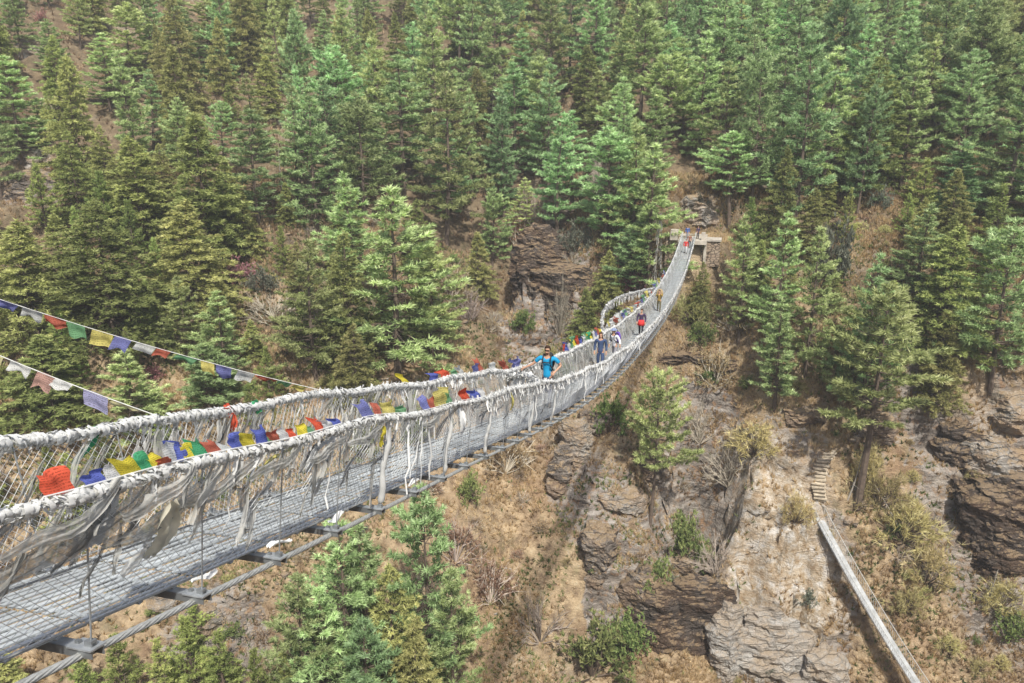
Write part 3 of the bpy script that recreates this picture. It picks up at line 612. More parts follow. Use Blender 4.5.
def wrap_rail(sg, name, label):
    rb = RB()
    # lumpy core of tightly wound cloth
    ss = np.concatenate([np.arange(-1, 16, .018), np.arange(16, 40, .05), np.arange(40, SEND, .11)]); n = 9
    an = np.arange(n)*2*PI/n
    r0 = .020+.008*np.sin(ss*7+sg)+.008*np.sin(ss*19.3)+rng.uniform(-.008, .014, len(ss))
    r0 = np.maximum(.014, r0)*(1.25 if sg < 0 else .95)*(1+np.clip((ss-12)/30, 0, .7))
    C = B(ss, sg*RW, RH+wob(ss, sg)-.006); rr = r0[:, None]*(1+rng.uniform(-.5, .5, (len(ss), n)))
    V = C[:, None]+(np.cos(an)*rr)[..., None]*W_AX+(np.sin(an)*rr)[..., None]*UP
    i, j = np.meshgrid(np.arange(len(ss)-1), np.arange(n), indexing='ij'); i = i.ravel(); j = j.ravel(); j2 = (j+1) % n
    rb.V.append(V.reshape(-1, 3)); rb.F.append(np.stack([i*n+j, i*n+j2, (i+1)*n+j2, (i+1)*n+j], 1)+rb.n); rb.n += len(ss)*n; rb.c += list(np.clip(.88+rng.normal(0, .09, len(i))-.10*(np.sin(ss[i]*3.3) > .6), .4, 1))
    # loops and knots
    s0 = -1.0
    while s0 < SEND-.5:
        near = s0 < 15
        step = .012 if near else (.03 if s0 < 35 else .07)
        r = rng.uniform(.022, .065)*(1.0 if near else 1.15)*(1.3 if s0 > 30 else 1)
        if sg > 0: r *= .78
        c = B(s0, sg*RW, RH+float(wob(s0, sg))-.01)
        a0 = rng.uniform(0, 2*PI); turns = rng.uniform(.5, 1.3)*PI; m = 8
        an_ = a0+np.linspace(0, turns, m); adv = rng.normal(0, .07)
        P_ = c+np.cos(an_)[:, None]*W_AX*r+np.sin(an_)[:, None]*UP*r+np.linspace(-.5, .5, m)[:, None]*S_AX*adv
        P_ += rng.normal(0, .004, P_.shape)
        rb_w = rng.uniform(.02, .055)*(1 if near else 1.4)
        D = S_AX[None]+rng.normal(0, .15, (m, 3)); D /= np.linalg.norm(D, axis=1)[:, None]
        rb.ribbon(P_, D, rb_w*np.sin(np.linspace(.5, 2.7, m)), rng.uniform(.82, 1.0))
        s0 += step
    # loose ends, bunched rather than even
    s0 = -1.0
    while s0 < SEND-.5:
        dens = .030 if s0 < 12 else (.016 if s0 < 35 else .030)
        k = 1.0 if s0 < 14 else (1.3 if s0 < 35 else 2.0)
        clump = max(0, .35+.6*math.sin(s0*2.1+sg)+.5*math.sin(s0*5.3+1))
        p = B(s0, sg*RW, RH+float(wob(s0, sg)))+rng.normal(0, .015, 3)
        q = rng.random()
        if q < .55: ln = rng.uniform(.05, .13)*(1 if s0 < 12 else 1.9)
        elif q < .55+.25*clump: ln = rng.uniform(.15, .38)
        elif q > .97 and clump > .4: ln = rng.uniform(.5, .9)
        else: ln = .07
        tail(rb, p+(UP*rng.uniform(0, .07) if s0 > 10 else 0), ln, rng.uniform(.014, .045)*k, rng.uniform(-.8, -.05), rng.uniform(-.45, .45) if s0 > 10 and ln < .25 else sg*rng.uniform(-.08, .10), rng.uniform(.65, 1.0), sg, 7)
        s0 += dens
    o = rb.build(name, M['khata']); tag(o, label, 'scarves', None, 'stuff')
    # old gauzy scarves lying over the netting, all combed one way by the wind
    rb = RB(); s0 = 1.0
    while s0 < 70:
        near = s0 < 15; L0 = rng.uniform(.35, 1.0)*(1 if sg < 0 else .6); w0 = rng.choice([.02, .035, .06, .13], p=[.35, .3, .2, .15])*rng.uniform(.8, 1.3)*(1 if near else 1.5); slp = rng.uniform(-1.7, -.95) if near else rng.uniform(-.9, -.1); top = rng.uniform(.0, .30)
        d = -UP+S_AX*slp-sg*W_AX*.31; d /= np.linalg.norm(d); m = 12; t = np.linspace(0, 1, m)
        p = B(s0-top*.4, sg*(.5+(RW-.5)*(1-top)), RH*(1-top))+sg*W_AX*rng.uniform(-.03, .03)
        P_ = p+t[:, None]*d*L0+S_AX*(.05*np.sin(t*rng.uniform(2, 6)+rng.uniform(0, 6)))[:, None]*L0+W_AX*(.03*np.sin(t*5+rng.uniform(0, 6)))[:, None]
        drape(rb, P_, w0*(.55+.6*np.sin(t*2.6+.3)), S_AX, rng.uniform(1.5, 3.5), .012, rng.uniform(.45, .95))
        clump = math.sin(s0*1.9+sg)+math.sin(s0*.7)
        s0 += rng.uniform(.03, .14)*(1.0 if sg < 0 else 5.5)*(1 if near else 2.2)*(2.2 if clump < -.3 else 1)
    if sg > 0:                      # deep swags under the near handrail
        for (sa, sb, dp, w0, g, oo) in [(6.1, 5.0, .28, .09, .85, .02), (5.7, 4.5, .40, .11, .7, -.02), (5.25, 4.6, .22, .08, .95, .04), (5.0, 3.6, .42, .12, .6, -.03), (6.7, 5.9, .20, .08, .85, .03), (7.5, 6.8, .20, .07, .9, .02), (8.3, 7.5, .16, .06, .95, .03), (4.6, 3.8, .26, .08, .85, .04), (10.2, 9.4, .18, .07, .9, .03), (12.6, 11.6, .2, .09, .9, .03)]:
            t = np.linspace(0, 1, 18); ss_ = sa+(sb-sa)*t; hh = -dp*(t**.7)*(1.0-.35*t)*1.6
            P_ = B(ss_, RW+oo+.10*hh, RH+hh)+UP*(.02*np.sin(t*9+sa*3))[:, None]
            drape(rb, P_, w0*(.5+.7*np.sin(t*2.8+.2)), UP, 2.6, .022, g, 9)
        for q in range(30):         # rags caught between the swags
            a_ = rng.uniform(3.4, 8.4); h_ = rng.uniform(.45, 1.0); m = 10; t = np.linspace(0, 1, m); d = -UP*rng.uniform(.4, 1.0)-S_AX*rng.uniform(.3, 1.0)+W_AX*.05; d /= np.linalg.norm(d); L0 = rng.uniform(.15, .55)
            P_ = B(a_, .5+(RW-.5)*h_+.02, RH*h_)+t[:, None]*d*L0+UP*(.04*np.sin(t*5+q))[:, None]
            drape(rb, P_, rng.choice([.02, .04, .09])*(.4+.7*np.sin(t*2.9)), UP*.6+S_AX*.6, 2, .012, rng.uniform(.5, 1))
    o = rb.build('gauzy_scarves', M['gauze']); tag(o, 'old grey gauzy scarves caught on the %s side netting' % ('far' if sg < 0 else 'near'), 'scarves', None, 'stuff'); return o
wrap_rail(-1, 'prayer_scarves', 'thick mass of white prayer scarves knotted along the far handrail cable')
wrap_rail(1, 'prayer_scarves', 'frayed white prayer scarves knotted along the near handrail cable')

def big_scarf(p, d, ln, wd, col, label, mname='khata', seed=0, group='long scarves tied to the bridge', name='prayer_scarf', face=None, m=16, k=6):
    r = np.random.default_rng(seed); d = np.array(d, float); d /= np.linalg.norm(d)
    face = np.array(face if face is not None else S_AX, float); face -= d*face.dot(d); face /= np.linalg.norm(face)
    nn = np.cross(d, face); V = []; ph = r.uniform(0, 6, 4)
    for i in range(m):
        t = i/(m-1); w_ = wd*(.45+.75*math.sin(PI*min(1, .12+t*.8)))*(1+.1*math.sin(t*9+ph[0]))
        c = np.array(p)+d*ln*t+nn*.07*ln*math.sin(t*5+ph[1])+face*.05*ln*math.sin(t*3.7+ph[2])
        for j in range(k):
            u = j/(k-1)-.5
            V.append(c+face*w_*u+nn*(.18*wd*math.sin(u*11+ph[3]+t*4)+.04*wd*r.normal()))
    F = [(i*k+j, i*k+j+1, (i+1)*k+j+1, (i+1)*k+j) for i in range(m-1) for j in range(k-1)]
    V = np.array(V); org = V[0].copy()
    b_ = MB(); b_.add(V-org, F, col); o = b_.build(name, M[mname], None, True); o.location = org.tolist()
    tag(o, label, 'scarf', group); return o
def rail(s, sg, dh=0.): return B(s, sg*RW, RH+float(wob(s, sg))+dh)
# cloth-bound hangers on the near side
BOUND = [(8.44, .055, 'hanger rod thickly bound in white cloth, tallest and nearest of the bound rods'), (10.5, .045, 'second white bound hanger rod, counting from the thickest one towards the far bank'),
         (12.4, .04, 'third white bound hanger rod, counting from the thickest one towards the far bank'), (15.5, .05, 'fourth white bound hanger rod, below and before the walker in the blue shirt'),
         (17.6, .04, 'fifth white bound hanger rod, directly below the walker in the blue shirt')]
for k, (s0, r0, lab) in enumerate(BOUND):
    a = B(s0, .69, 0.0); b = rail(s0+.08, 1); t = np.linspace(0, 1, 22)
    P_ = a[None]*(1-t[:, None])+b[None]*t[:, None]+np.stack([np.sin(t*11+k), np.cos(t*9), t*0], 1)*.012
    rad = r0*.62*(1+.12*np.sin(t*13+k)+.10*np.sin(t*31))*(1-.12*t)*np.clip(t*14+.5, 0, 1)+rng.normal(0, .003, 22)
    mb = MB(); mb.tube(P_-P_[0], np.abs(rad), 8, .82)
    rb_ = MB()
    o = mb.build('wrapped_cloth', M['khata'], None, True); o.location = P_[0].tolist(); tag(o, lab, 'cloth wrapping', 'white cloth wound round the hanger rods')
SC = [(5.0, 1, -.22, (-.55, .12, -.75), .50, .15, 1, 'cream white torn scarf hanging widest below the near handrail, at the left', 'cream'),
      (8.05, -1, .07, (.12, 0, -1), .30, .11, 1, 'bright red scarf knotted over the far handrail', 'f_red'),
      (8.55, -1, .07, (.15, 0, -1), .16, .11, 1, 'small bright green rag knotted on the far handrail', 'f_green'),
      (6.25, -1, .03, (-.35, -.25, -.7), .36, .09, .9, 'dark green scarf trailing from the far handrail', 'f_green'),
      (6.55, 1, .0, (-.55, -.2, -.55), .40, .07, 1, 'dirty yellow scarf trailing below the row of flags on the near handrail', 'o_yellow'),
      (9.05, -1, .0, (-.35, 0, -.8), .30, .05, 1, 'orange yellow scarf on the far handrail near the flag string end', 'o_yellow'),
      (8.3, 1, -.1, (.0, 0, -1), .22, .09, 1, 'yellow rag hanging under the near handrail before the thick bound rod', 'f_yellow'),
      (10.9, 1, .0, (.0, 0, -1), .45, .14, 1, 'broad white scarf hanging between the first two bound rods', 'khata'),
      (12.8, -1, .0, (.1, 0, -1), .5, .10, 1, 'white scarf hanging straight from the far handrail opposite the bound rods', 'khata'),
      (14.4, -1, .0, (-.1, 0, -1), .6, .10, 1, 'longer white scarf hanging from the far handrail opposite the bound rods', 'khata'),
      (13.6, 1, .0, (.0, 0, -1), .40, .07, 1, 'pale yellow scarf hanging under the near handrail before the walker', 'o_yellow'),
      (7.3, 1, .0, (-.5, 0, -.7), .5, .12, .85, 'grey white scarf swept back under the row of small flags', 'khata'),
      (4.7, 1, .0, (-.5, 0, -.7), .5, .14, .8, 'dingy white scarf under the large red flag', 'khata')]
for k, (s0, sg, dh, d, ln, wd, col, lab, mn) in enumerate(SC):
    big_scarf(rail(s0, sg, dh)+(W_AX*.10 if mn == 'cream' else 0), np.array(d), ln, wd, col, lab, mn, 40+k, 'long scarves tied to the bridge')
# scarf tied to beam ends
for k, (s0, lab) in enumerate([(KB[6], 'white rag tied on the second cross beam end from the left'), (KB[7], 'white rag tied on the third cross beam end from the left'), (KB[8], 'long white rag lying over the fourth cross beam end from the left'), (KB[10], 'white rag crumpled on a cross beam end beyond the thick bound rod')]):
    big_scarf(B(s0, .60, 0.03), S_AX*.9+UP*.1+W_AX*.25, .24, .06, 1, lab, 'khata', 70+k, 'white rags tied to the cross beam ends', face=W_AX)

# ------------------------------------------------------------------ prayer flags
def flag_obj(p0, p1, drop, ln, col, seed, parent, amp=.12, label=None, org=None):
    r = np.random.default_rng(seed); n = 9; ln = ln*r.uniform(.7, 1.15); amp = amp*r.uniform(.5, 1.3); p0 = np.array(p0); p1 = np.array(p1); a = p1-p0; wd = np.linalg.norm(a)
    drop = np.array(drop, float); drop /= np.linalg.norm(drop); nn = np.cross(a, drop); nn /= np.linalg.norm(nn)+1e-9
    ph = r.uniform(0, 6, 3); tp = r.uniform(-.45, .45); drop = np.array(drop)+r.normal(0, .15, 3); V = []; UV = []
    for i in range(n):
        for j in range(n):
            u, v = i/(n-1), j/(n-1)
            q = p0+a*(u+tp*v*.6*(1))*1.0+drop*ln*v*(1+.12*math.sin(u*5+ph[0]))
            q = q+nn*wd*amp*v*(math.sin(u*7+v*3+ph[1])+.6*math.sin(v*8+ph[2]))+drop*(-.06*ln*math.sin(u*PI))
            q = q+np.array([0, 0, -1])*.1*ln*v*v
            V.append(q-(org if org is not None else 0)); UV.append((u, v))
    F = [(i*n+j, i*n+j+1, (i+1)*n+j+1, (i+1)*n+j) for i in range(n-1) for j in range(n-1)]
    b_ = MB(); b_.add(np.array(V), F, 1.0); o = b_.build('flag', M[col], parent, True)
    uvl = o.data.uv_layers.new(name='UVMap')
    for lp in o.data.loops: uvl.data[lp.index].uv = UV[lp.vertex_index]
    if label: o['label'] = label
    return o
def flag_string(path, flags, label, style='f_', cord=.004, group='strings of prayer flags', cordmat='khata'):
    """path: 3D points of the cord; flags: (t0, t1, colour, length, drop direction)"""
    path = np.array(path); org = path[0].copy()
    seg = np.concatenate([[0], np.cumsum(np.linalg.norm(np.diff(path, axis=0), axis=1))])
    at = lambda t: np.array([np.interp(t*seg[-1], seg, path[:, q]) for q in range(3)])
    root = empty('prayer_flag_string', org.tolist(), 0, label, 'prayer flags', group)
    mb = MB(); mb.tube(path-org, cord, 5, 1.0); mb.build('cord', M[cordmat], root)
    for k, (t0, t1, c, ln, dr) in enumerate(flags):
        flag_obj(at(t0), at(t1), dr, ln, (style if style != 'f_' or (k*7) % 5 not in (1, 3) else 'o_')+c, int(seg[-1]*100)+k*7, root, label='%s flag' % c if len(flags) < 40 else None, org=org)
    return root
def rail_flags(lst, sg, label, style='f_', dh=.04):
    s0 = min(q[0] for q in lst)-.1; s1 = max(q[0] for q in lst)+.1
    ss = np.linspace(s0, s1, 20); path = B(ss, sg*RW, RH+wob(ss, sg)+dh)
    sl = lambda s: (s-s0)/(s1-s0)
    fl = []
    for (s, c, w_, ln, el) in lst:
        el = max(el, 1.15); ln = ln*.98
        dr = UP*math.sin(el)-W_AX*math.cos(el)*.6-S_AX*math.cos(el)*.8
        fl.append((sl(s-w_/2), sl(s+w_/2), c, ln, dr))
    return flag_string(path, fl, label, style, .006)
us = [0, 35, 199, 280, 353, 397, 456, 514, 573, 617, 637]; sr = [3.86, 4.06, 5.35, 6.35, 7.64, 8.7, 10.68, 13.77, 19.48, 28, 35]
RS = lambda u: float(np.interp(u, us, sr))
ul = [0, 88, 176, 249, 299, 412, 485, 535, 573, 602, 626]; sl_ = [5.35, 6.16, 7.23, 8.43, 9.49, 13.2, 17.5, 22.5, 28.5, 35.8, 45]
LS = lambda u: float(np.interp(u, ul, sl_))
rail_flags([(RS(56), 'red', .20, .16, .9), (RS(88), 'blue', .15, .14, .95), (RS(106), 'white', .15, .12, .5)], 1, 'three new flags on the near handrail: a large red, a blue and a white one')
rail_flags([(RS(u), c, w_, .14, e) for u, c, w_, e in [(122, 'yellow', .17, 1.0), (139, 'green', .14, .9), (152, 'yellow', .12, 1.1), (157, 'red', .13, .5), (167, 'white', .10, .9), (178, 'blue', .15, 1.1), (190, 'yellow', .12, 1.0), (202, 'green', .14, .9), (214, 'red', .15, .9), (225, 'white', .14, .9), (236, 'blue', .15, 1.0), (247, 'yellow', .16, 1.0), (261, 'blue', .16, 1.1), (270, 'green', .09, 1.2), (276, 'red', .14, .8), (285, 'white', .14, .7), (292, 'red', .14, .6), (301, 'yellow', .16, 1.0), (309, 'green', .12, .7)]],
           1, 'long close row of small bright flags along the near handrail')
rail_flags([(RS(u), c, w_, .14, e) for u, c, w_, e in [(318, 'red', .15, .9), (326, 'white', .18, .8), (335, 'blue', .18, .6)]], 1, 'short row of red, white and blue flags before the thick bound rod')
rail_flags([(RS(366), 'blue', .34, .24, .9), (RS(378), 'red', .16, .18, .9), (RS(388), 'yellow', .34, .20, .9), (RS(402), 'green', .40, .15, .6)], 1, 'large blue, red, yellow and green flags standing above the thick bound rod', 'o_')
rail_flags([(RS(424), 'blue', .30, .22, 1.0), (RS(432), 'red', .28, .18, .6), (RS(440), 'yellow', .5, .22, .9), (RS(449), 'green', .3, .2, .7)], 1, 'blue, red and yellow flags beyond the thick bound rod', 'o_')
rail_flags([(RS(463), 'red', .5, .24, 1.0), (RS(473), 'blue', .5, .20, .8), (RS(480), 'white', .4, .25, .9)], 1, 'bright red flag with blue and white neighbours on the near handrail', 'f_')
rail_flags([(LS(u), c, w_, .2, e) for u, c, w_, e in [(402, 'yellow', .4, .5), (430, 'blue', .45, 1.0), (441, 'red', .5, .6), (450, 'green', .4, .6), (458, 'white', .4, .9)]], -1, 'yellow, purple blue and red flags on the far handrail, left of the walker', 'f_', .05)
rail_flags([(LS(u), c, w_, .3, e) for u, c, w_, e in [(472, 'blue', .6, 1.1), (480, 'red', .4, .6), (492, 'white', .5, 1.0), (503, 'red', .6, .9), (513, 'blue', .8, 1.2), (519, 'white', .5, .7)]], -1, 'blue, white and red flags on the far handrail, next left of the walker', 'o_', .05)
cyc = ['red', 'blue', 'blue', 'white', 'green', 'yellow', 'red', 'blue', 'white', 'green', 'green', 'yellow', 'white', 'blue', 'red', 'yellow', 'white', 'green', 'blue', 'white']
rail_flags([(LS(562+i*2.6), cyc[i], .55, .38, 1.0+.2*math.sin(i*2)) for i in range(17)], -1, 'dense little row of bright flags on the far handrail right of the blue shirt', 'f_', .1)
# the two strings that run off to the left bank
def hang(a, b, sag, n=40):
    t = np.linspace(0, 1, n)[:, None]; return np.array(a)*(1-t)+np.array(b)*t-UP*4*sag*t*(1-t)
def string_from(pix_end, a, label, style, cols, fl, sag, seed):
    path = hang(a, pix_end, sag); fls = []; r = np.random.default_rng(seed); t = .03; i = 0; L_ = np.linalg.norm(np.array(a)-np.array(pix_end))
    while t < .97:
        w_ = fl*r.uniform(.8, 1.25)/L_; c = cols[i % len(cols)]
        e = r.uniform(-.4, 1.0)
        dr = -UP*(.45+.55*e)+np.array([-.6, .3, 0])*(1-.6*e)
        fls.append((t, t+w_, c, fl*r.uniform(.35, .95), dr)); t += w_*r.uniform(1.0, 1.45); i += 1
    return flag_string(path, fls, label, style, .004)
string_from((-9.4, 8.6, -.42), rail(10.2, -1, .02), 'longer upper string of faded flags running off to the left bank', 'o_', ['yellow', 'green', 'red', 'white', 'blue'], .21, .22, 3)
string_from((-8.0, 7.2, -.42), rail(7.0, -1, .02), 'lower string of washed-out thin flags running off to the left bank', 'p_', ['yellow', 'blue', 'white', 'red', 'white', 'yellow', 'green', 'red', 'blue'], .21, .15, 9)

rail_flags([(38+i*1.5, ['yellow', 'white', 'red', 'white', 'blue', 'green', 'white'][i % 7], 1.0, .5, .7+.4*math.sin(i*1.7)) for i in range(26)], -1, 'long row of tiny faded flags running up the far handrail towards the far bank', 'o_', .15)
# looped scarf ropes beyond the far handrail
def scarf_rope(path, label, r0, seed, dens=.05, name='scarf_rope'):
    r = np.random.default_rng(seed); path = np.array(path); org = path[0].copy()
    seg = np.concatenate([[0], np.cumsum(np.linalg.norm(np.diff(path, axis=0), axis=1))]); T = np.arange(0, seg[-1], dens)
    C = np.stack([np.interp(T, seg, path[:, q]) for q in range(3)], 1)-org
    rb = RB()
    for c in C:
        an = r.uniform(0, 6)+np.linspace(0, 3.5, 5); q = r.uniform(.5, 1.3)*r0
        P_ = c+np.cos(an)[:, None]*W_AX*q+np.sin(an)[:, None]*UP*q+r.normal(0, .02, (5, 3))
        D = S_AX[None]+r.normal(0, .4, (5, 3)); D /= np.linalg.norm(D, axis=1)[:, None]
        rb.ribbon(P_, D, r.uniform(.06, .16, 5), r.uniform(.7, 1))
        if r.random() < .35: tail(rb, c, r.uniform(.15, .5), .06, -.2, 0, r.uniform(.6, 1), 1)
    o = rb.build(name, M['khata']); o.location = org.tolist(); tag(o, label, 'scarf rope', 'ropes thick with white scarves'); return o
def bez(a, b, c, d, n=50):
    t = np.linspace(0, 1, n)[:, None]; a, b, c, d = map(np.array, (a, b, c, d))
    return a*(1-t)**3+3*b*t*(1-t)**2+3*c*t*t*(1-t)+d*t**3
scarf_rope(bez(rail(36, -1), rail(38, -1)-W_AX*.5+UP*1.3, rail(46, -1)-W_AX*1.3+UP*1.1, rail(64, -1, .3)), 'white scarf rope that arches up and out from the far handrail', .06, 5)
scarf_rope(bez(rail(37, -1), rail(42, -1)-W_AX*.7+UP*.1, rail(48, -1)-W_AX*.5+UP*.4, rail(54, -1, .1)), 'shorter scarf rope slung low inside the arched one', .06, 6)
scarf_rope(bez(rail(15.8, 1, .0), rail(17, 1, .1)-W_AX*.5, rail(18, 1, .1)-W_AX*.9, rail(19.4, -1, -.2)), 'twisted white scarf slung across the walkway just before the blue-shirted walker', .05, 7, .03)

# ------------------------------------------------------------------ far bridge head
def rockbox(mb, c, ax, ay, az, seed, n=7, amp=.05):
    r = np.random.default_rng(seed); mb.box(c, ax, ay, az, 1)
M['stone'] = None
def m_masonry():
    m, nt, out = mat('dry_stone_masonry'); P_ = geopos(nt)
    mp = N(nt, 'ShaderNodeMapping'); mp.inputs['Scale'].default_value = (1.6, 1.6, 3.2); nt.links.new(P_, mp.inputs[0])
    v = N(nt, 'ShaderNodeTexVoronoi'); v.inputs['Scale'].default_value = 1.1; nt.links.new(mp.outputs[0], v.inputs['Vector'])
    d = N(nt, 'ShaderNodeTexVoronoi', feature='DISTANCE_TO_EDGE'); d.inputs['Scale'].default_value = 1.1; nt.links.new(mp.outputs[0], d.inputs['Vector'])
    c = mixc(nt, .5, ramp(nt, v.outputs['Color'], [(0, (.22, .15, .10)), (1, (.46, .38, .29))]), (.36, .28, .21))
    e = ramp(nt, d.outputs['Distance'], [(.02, (.15, .15, .15)), (.10, (1, 1, 1))])
    princ(nt, out, mixc(nt, 1, c, e, 'MULTIPLY'), .95, 0, e, .8, .06); return m
M['stone'] = m_masonry()
def flatbox(name, s, w, h, ls, lw, lh, mt, label, cat, group=None, slope=False):
    c = B(SEND, 0, 0); c = c+np.array([BDX, BDY, 0])*(s-SEND)+W_AX*w+UP*h
    sa = np.array([BDX, BDY, 0]); n = 9; mb = MB()
    r = np.random.default_rng(int(abs(s*10+w*100)))
    # slightly irregular block: grid of boxes merged as one rough surface
    for iz in range(max(1, int(lh/.35))):
        k = max(1, int(lh/.35)); zz = -lh/2+(iz+.5)*lh/k; j = r.uniform(-.02, .02, 2)
        mb.box(UP*zz+sa*j[0]+W_AX*j[1], sa*(ls+r.uniform(-.05, .02)), W_AX*(lw+r.uniform(-.05, .02)), UP*(lh/k+.004*(iz % 2)), 1)
    o = mb.build(name, mt); o.location = c.tolist(); tag(o, label, cat, group); return o
flatbox('bridge_landing', 108.2, .4, -.32, 6.2, 3.6, .5, M['concrete'], 'concrete landing where the footbridge meets the far bank', 'landing')
flatbox('parapet_block', 105.6, -1.9, .55, 1.1, 1.0, 1.3, M['concrete'], 'square grey concrete block left of the far bridge head', 'parapet')
flatbox('parapet_block', 105.9, 1.75, .35, .7, .5, 1.1, M['concrete'], 'slim concrete post right of the far bridge head', 'parapet')
flatbox('retaining_wall', 106.0, -1.9, -2.1, .9, 2.1, 3.9, M['stone'], 'brown stone retaining wall under the left side of the bridge head', 'wall')
flatbox('retaining_wall', 106.6, 2.7, -1.9, .9, 2.4, 3.2, M['stone'], 'brown stone retaining wall under the right-hand platform', 'wall')
flatbox('platform_slab', 107.2, 2.7, -.12, 2.4, 2.6, .22, M['concrete'], 'pale concrete platform slab right of the bridge head', 'platform')
flatbox('corner_pillar', 106.0, 2.05, -1.7, .35, .35, 3.0, M['concrete'], 'pale corner pillar below the platform slab', 'pillar')
# near anchor blocks (beside the photographer)
for sg, sd_ in ((-1, 'far'), (1, 'near')):
    c = B(-1.6, sg*.95, .2); mb = MB(); mb.box((0, 0, 0), S_AX*1.2, W_AX*.5, UP*2.6, 1); o = mb.build('anchor_block', M['concrete']); o.location = c.tolist()
    tag(o, 'concrete anchor block at the near bank on the %s handrail side' % sd_, 'anchor')
# scarf hung poles left of the bridge head
for k, (s, w, hh, lab) in enumerate([(104.5, -4.2, 3.4, 'leaning pole hung with white scarves left of the bridge head'), (105.4, -3.3, 2.7, 'shorter scarf-hung pole between the leaning one and the concrete block')]):
    c = B(SEND, 0, 0)+np.array([BDX, BDY, 0])*(s-SEND)+W_AX*w; z0 = gz(c[0], c[1]); hh = bh(SEND)+hh-z0
    root = empty('scarf_pole', (c[0], c[1], z0-.2), 0, lab, 'pole', 'poles hung with scarves by the bridge head')
    mb = MB(); top = np.array([.5-.8*k, .2, hh+.2]); mb.tube([(0, 0, 0), top*.5+np.array([.05, 0, 0]), top], [.07, .06, .04], 6, .8); mb.build('pole', M['deadwood'], root)
    rb = RB()
    for q in range(60):
        t = rng.uniform(.25, 1); tail(rb, top*t+rng.normal(0, .08, 3), rng.uniform(.5, 1.5), .09, rng.uniform(-.5, .5), rng.uniform(-.4, .2), rng.uniform(.6, 1), 1)
    rb.build('scarves', M['khata'], root)

# ------------------------------------------------------------------ people
def skin_mesh(name, nodes, edges, mat_, parent, sub=1, root=0, smooth=True):
    me = bpy.data.meshes.new(name+'_src'); me.from_pydata([tuple(n[:3]) for n in nodes], edges, [])
    o = bpy.data.objects.new(name, me); link(o)
    md = o.modifiers.new('Skin', 'SKIN'); md.use_smooth_shade = True; md.branch_smoothing = .3
    for i, n in enumerate(nodes):
        r = n[3]; rr = r if isinstance(r, tuple) else (r, r)
        me.skin_vertices[0].data[i].radius = rr; me.skin_vertices[0].data[i].use_root = (i == root)
    sb = o.modifiers.new('Subsurf', 'SUBSURF'); sb.levels = sub; sb.render_levels = sub
    dg = bpy.context.evaluated_depsgraph_get(); dg.update()
    nm = bpy.data.meshes.new_from_object(o.evaluated_get(dg), depsgraph=dg); o.modifiers.clear(); o.data = nm
    nm.materials.clear(); nm.materials.append(mat_); setcol(nm, np.ones(len(nm.polygons)))
    nm.polygons.foreach_set('use_smooth', [smooth]*len(nm.polygons)); o.parent = parent; bpy.data.meshes.remove(me); return o
def blob(name, c, r, mat_, parent, seed=1, amp=.06, n=14, cut=None):
    rg = np.random.default_rng(seed); V = []; F = []
    for i in range(n+1):
        th = PI*i/n
        for j in range(2*n):
            ph = PI*j/n; d = np.array([math.sin(th)*math.cos(ph), math.sin(th)*math.sin(ph), math.cos(th)])
            k = 1+amp*math.sin(ph*3+seed)*math.sin(th*4+seed)
            p = np.array(c)+d*np.array(r)*k
            if cut: p = cut(p, d)
            V.append(p)
    m = 2*n
    F = [(i*m+j, i*m+(j+1) % m, (i+1)*m+(j+1) % m, (i+1)*m+j) for i in range(n) for j in range(m)]
    b_ = MB(); b_.add(np.array(V), F, 1); return b_.build(name, mat_, parent, True)
def cm(name, col, rough=.85): 
    if name not in M: M[name] = m_simple(name, col, rough, 0, .10, 5, .2, .2, .004)
    return M[name]
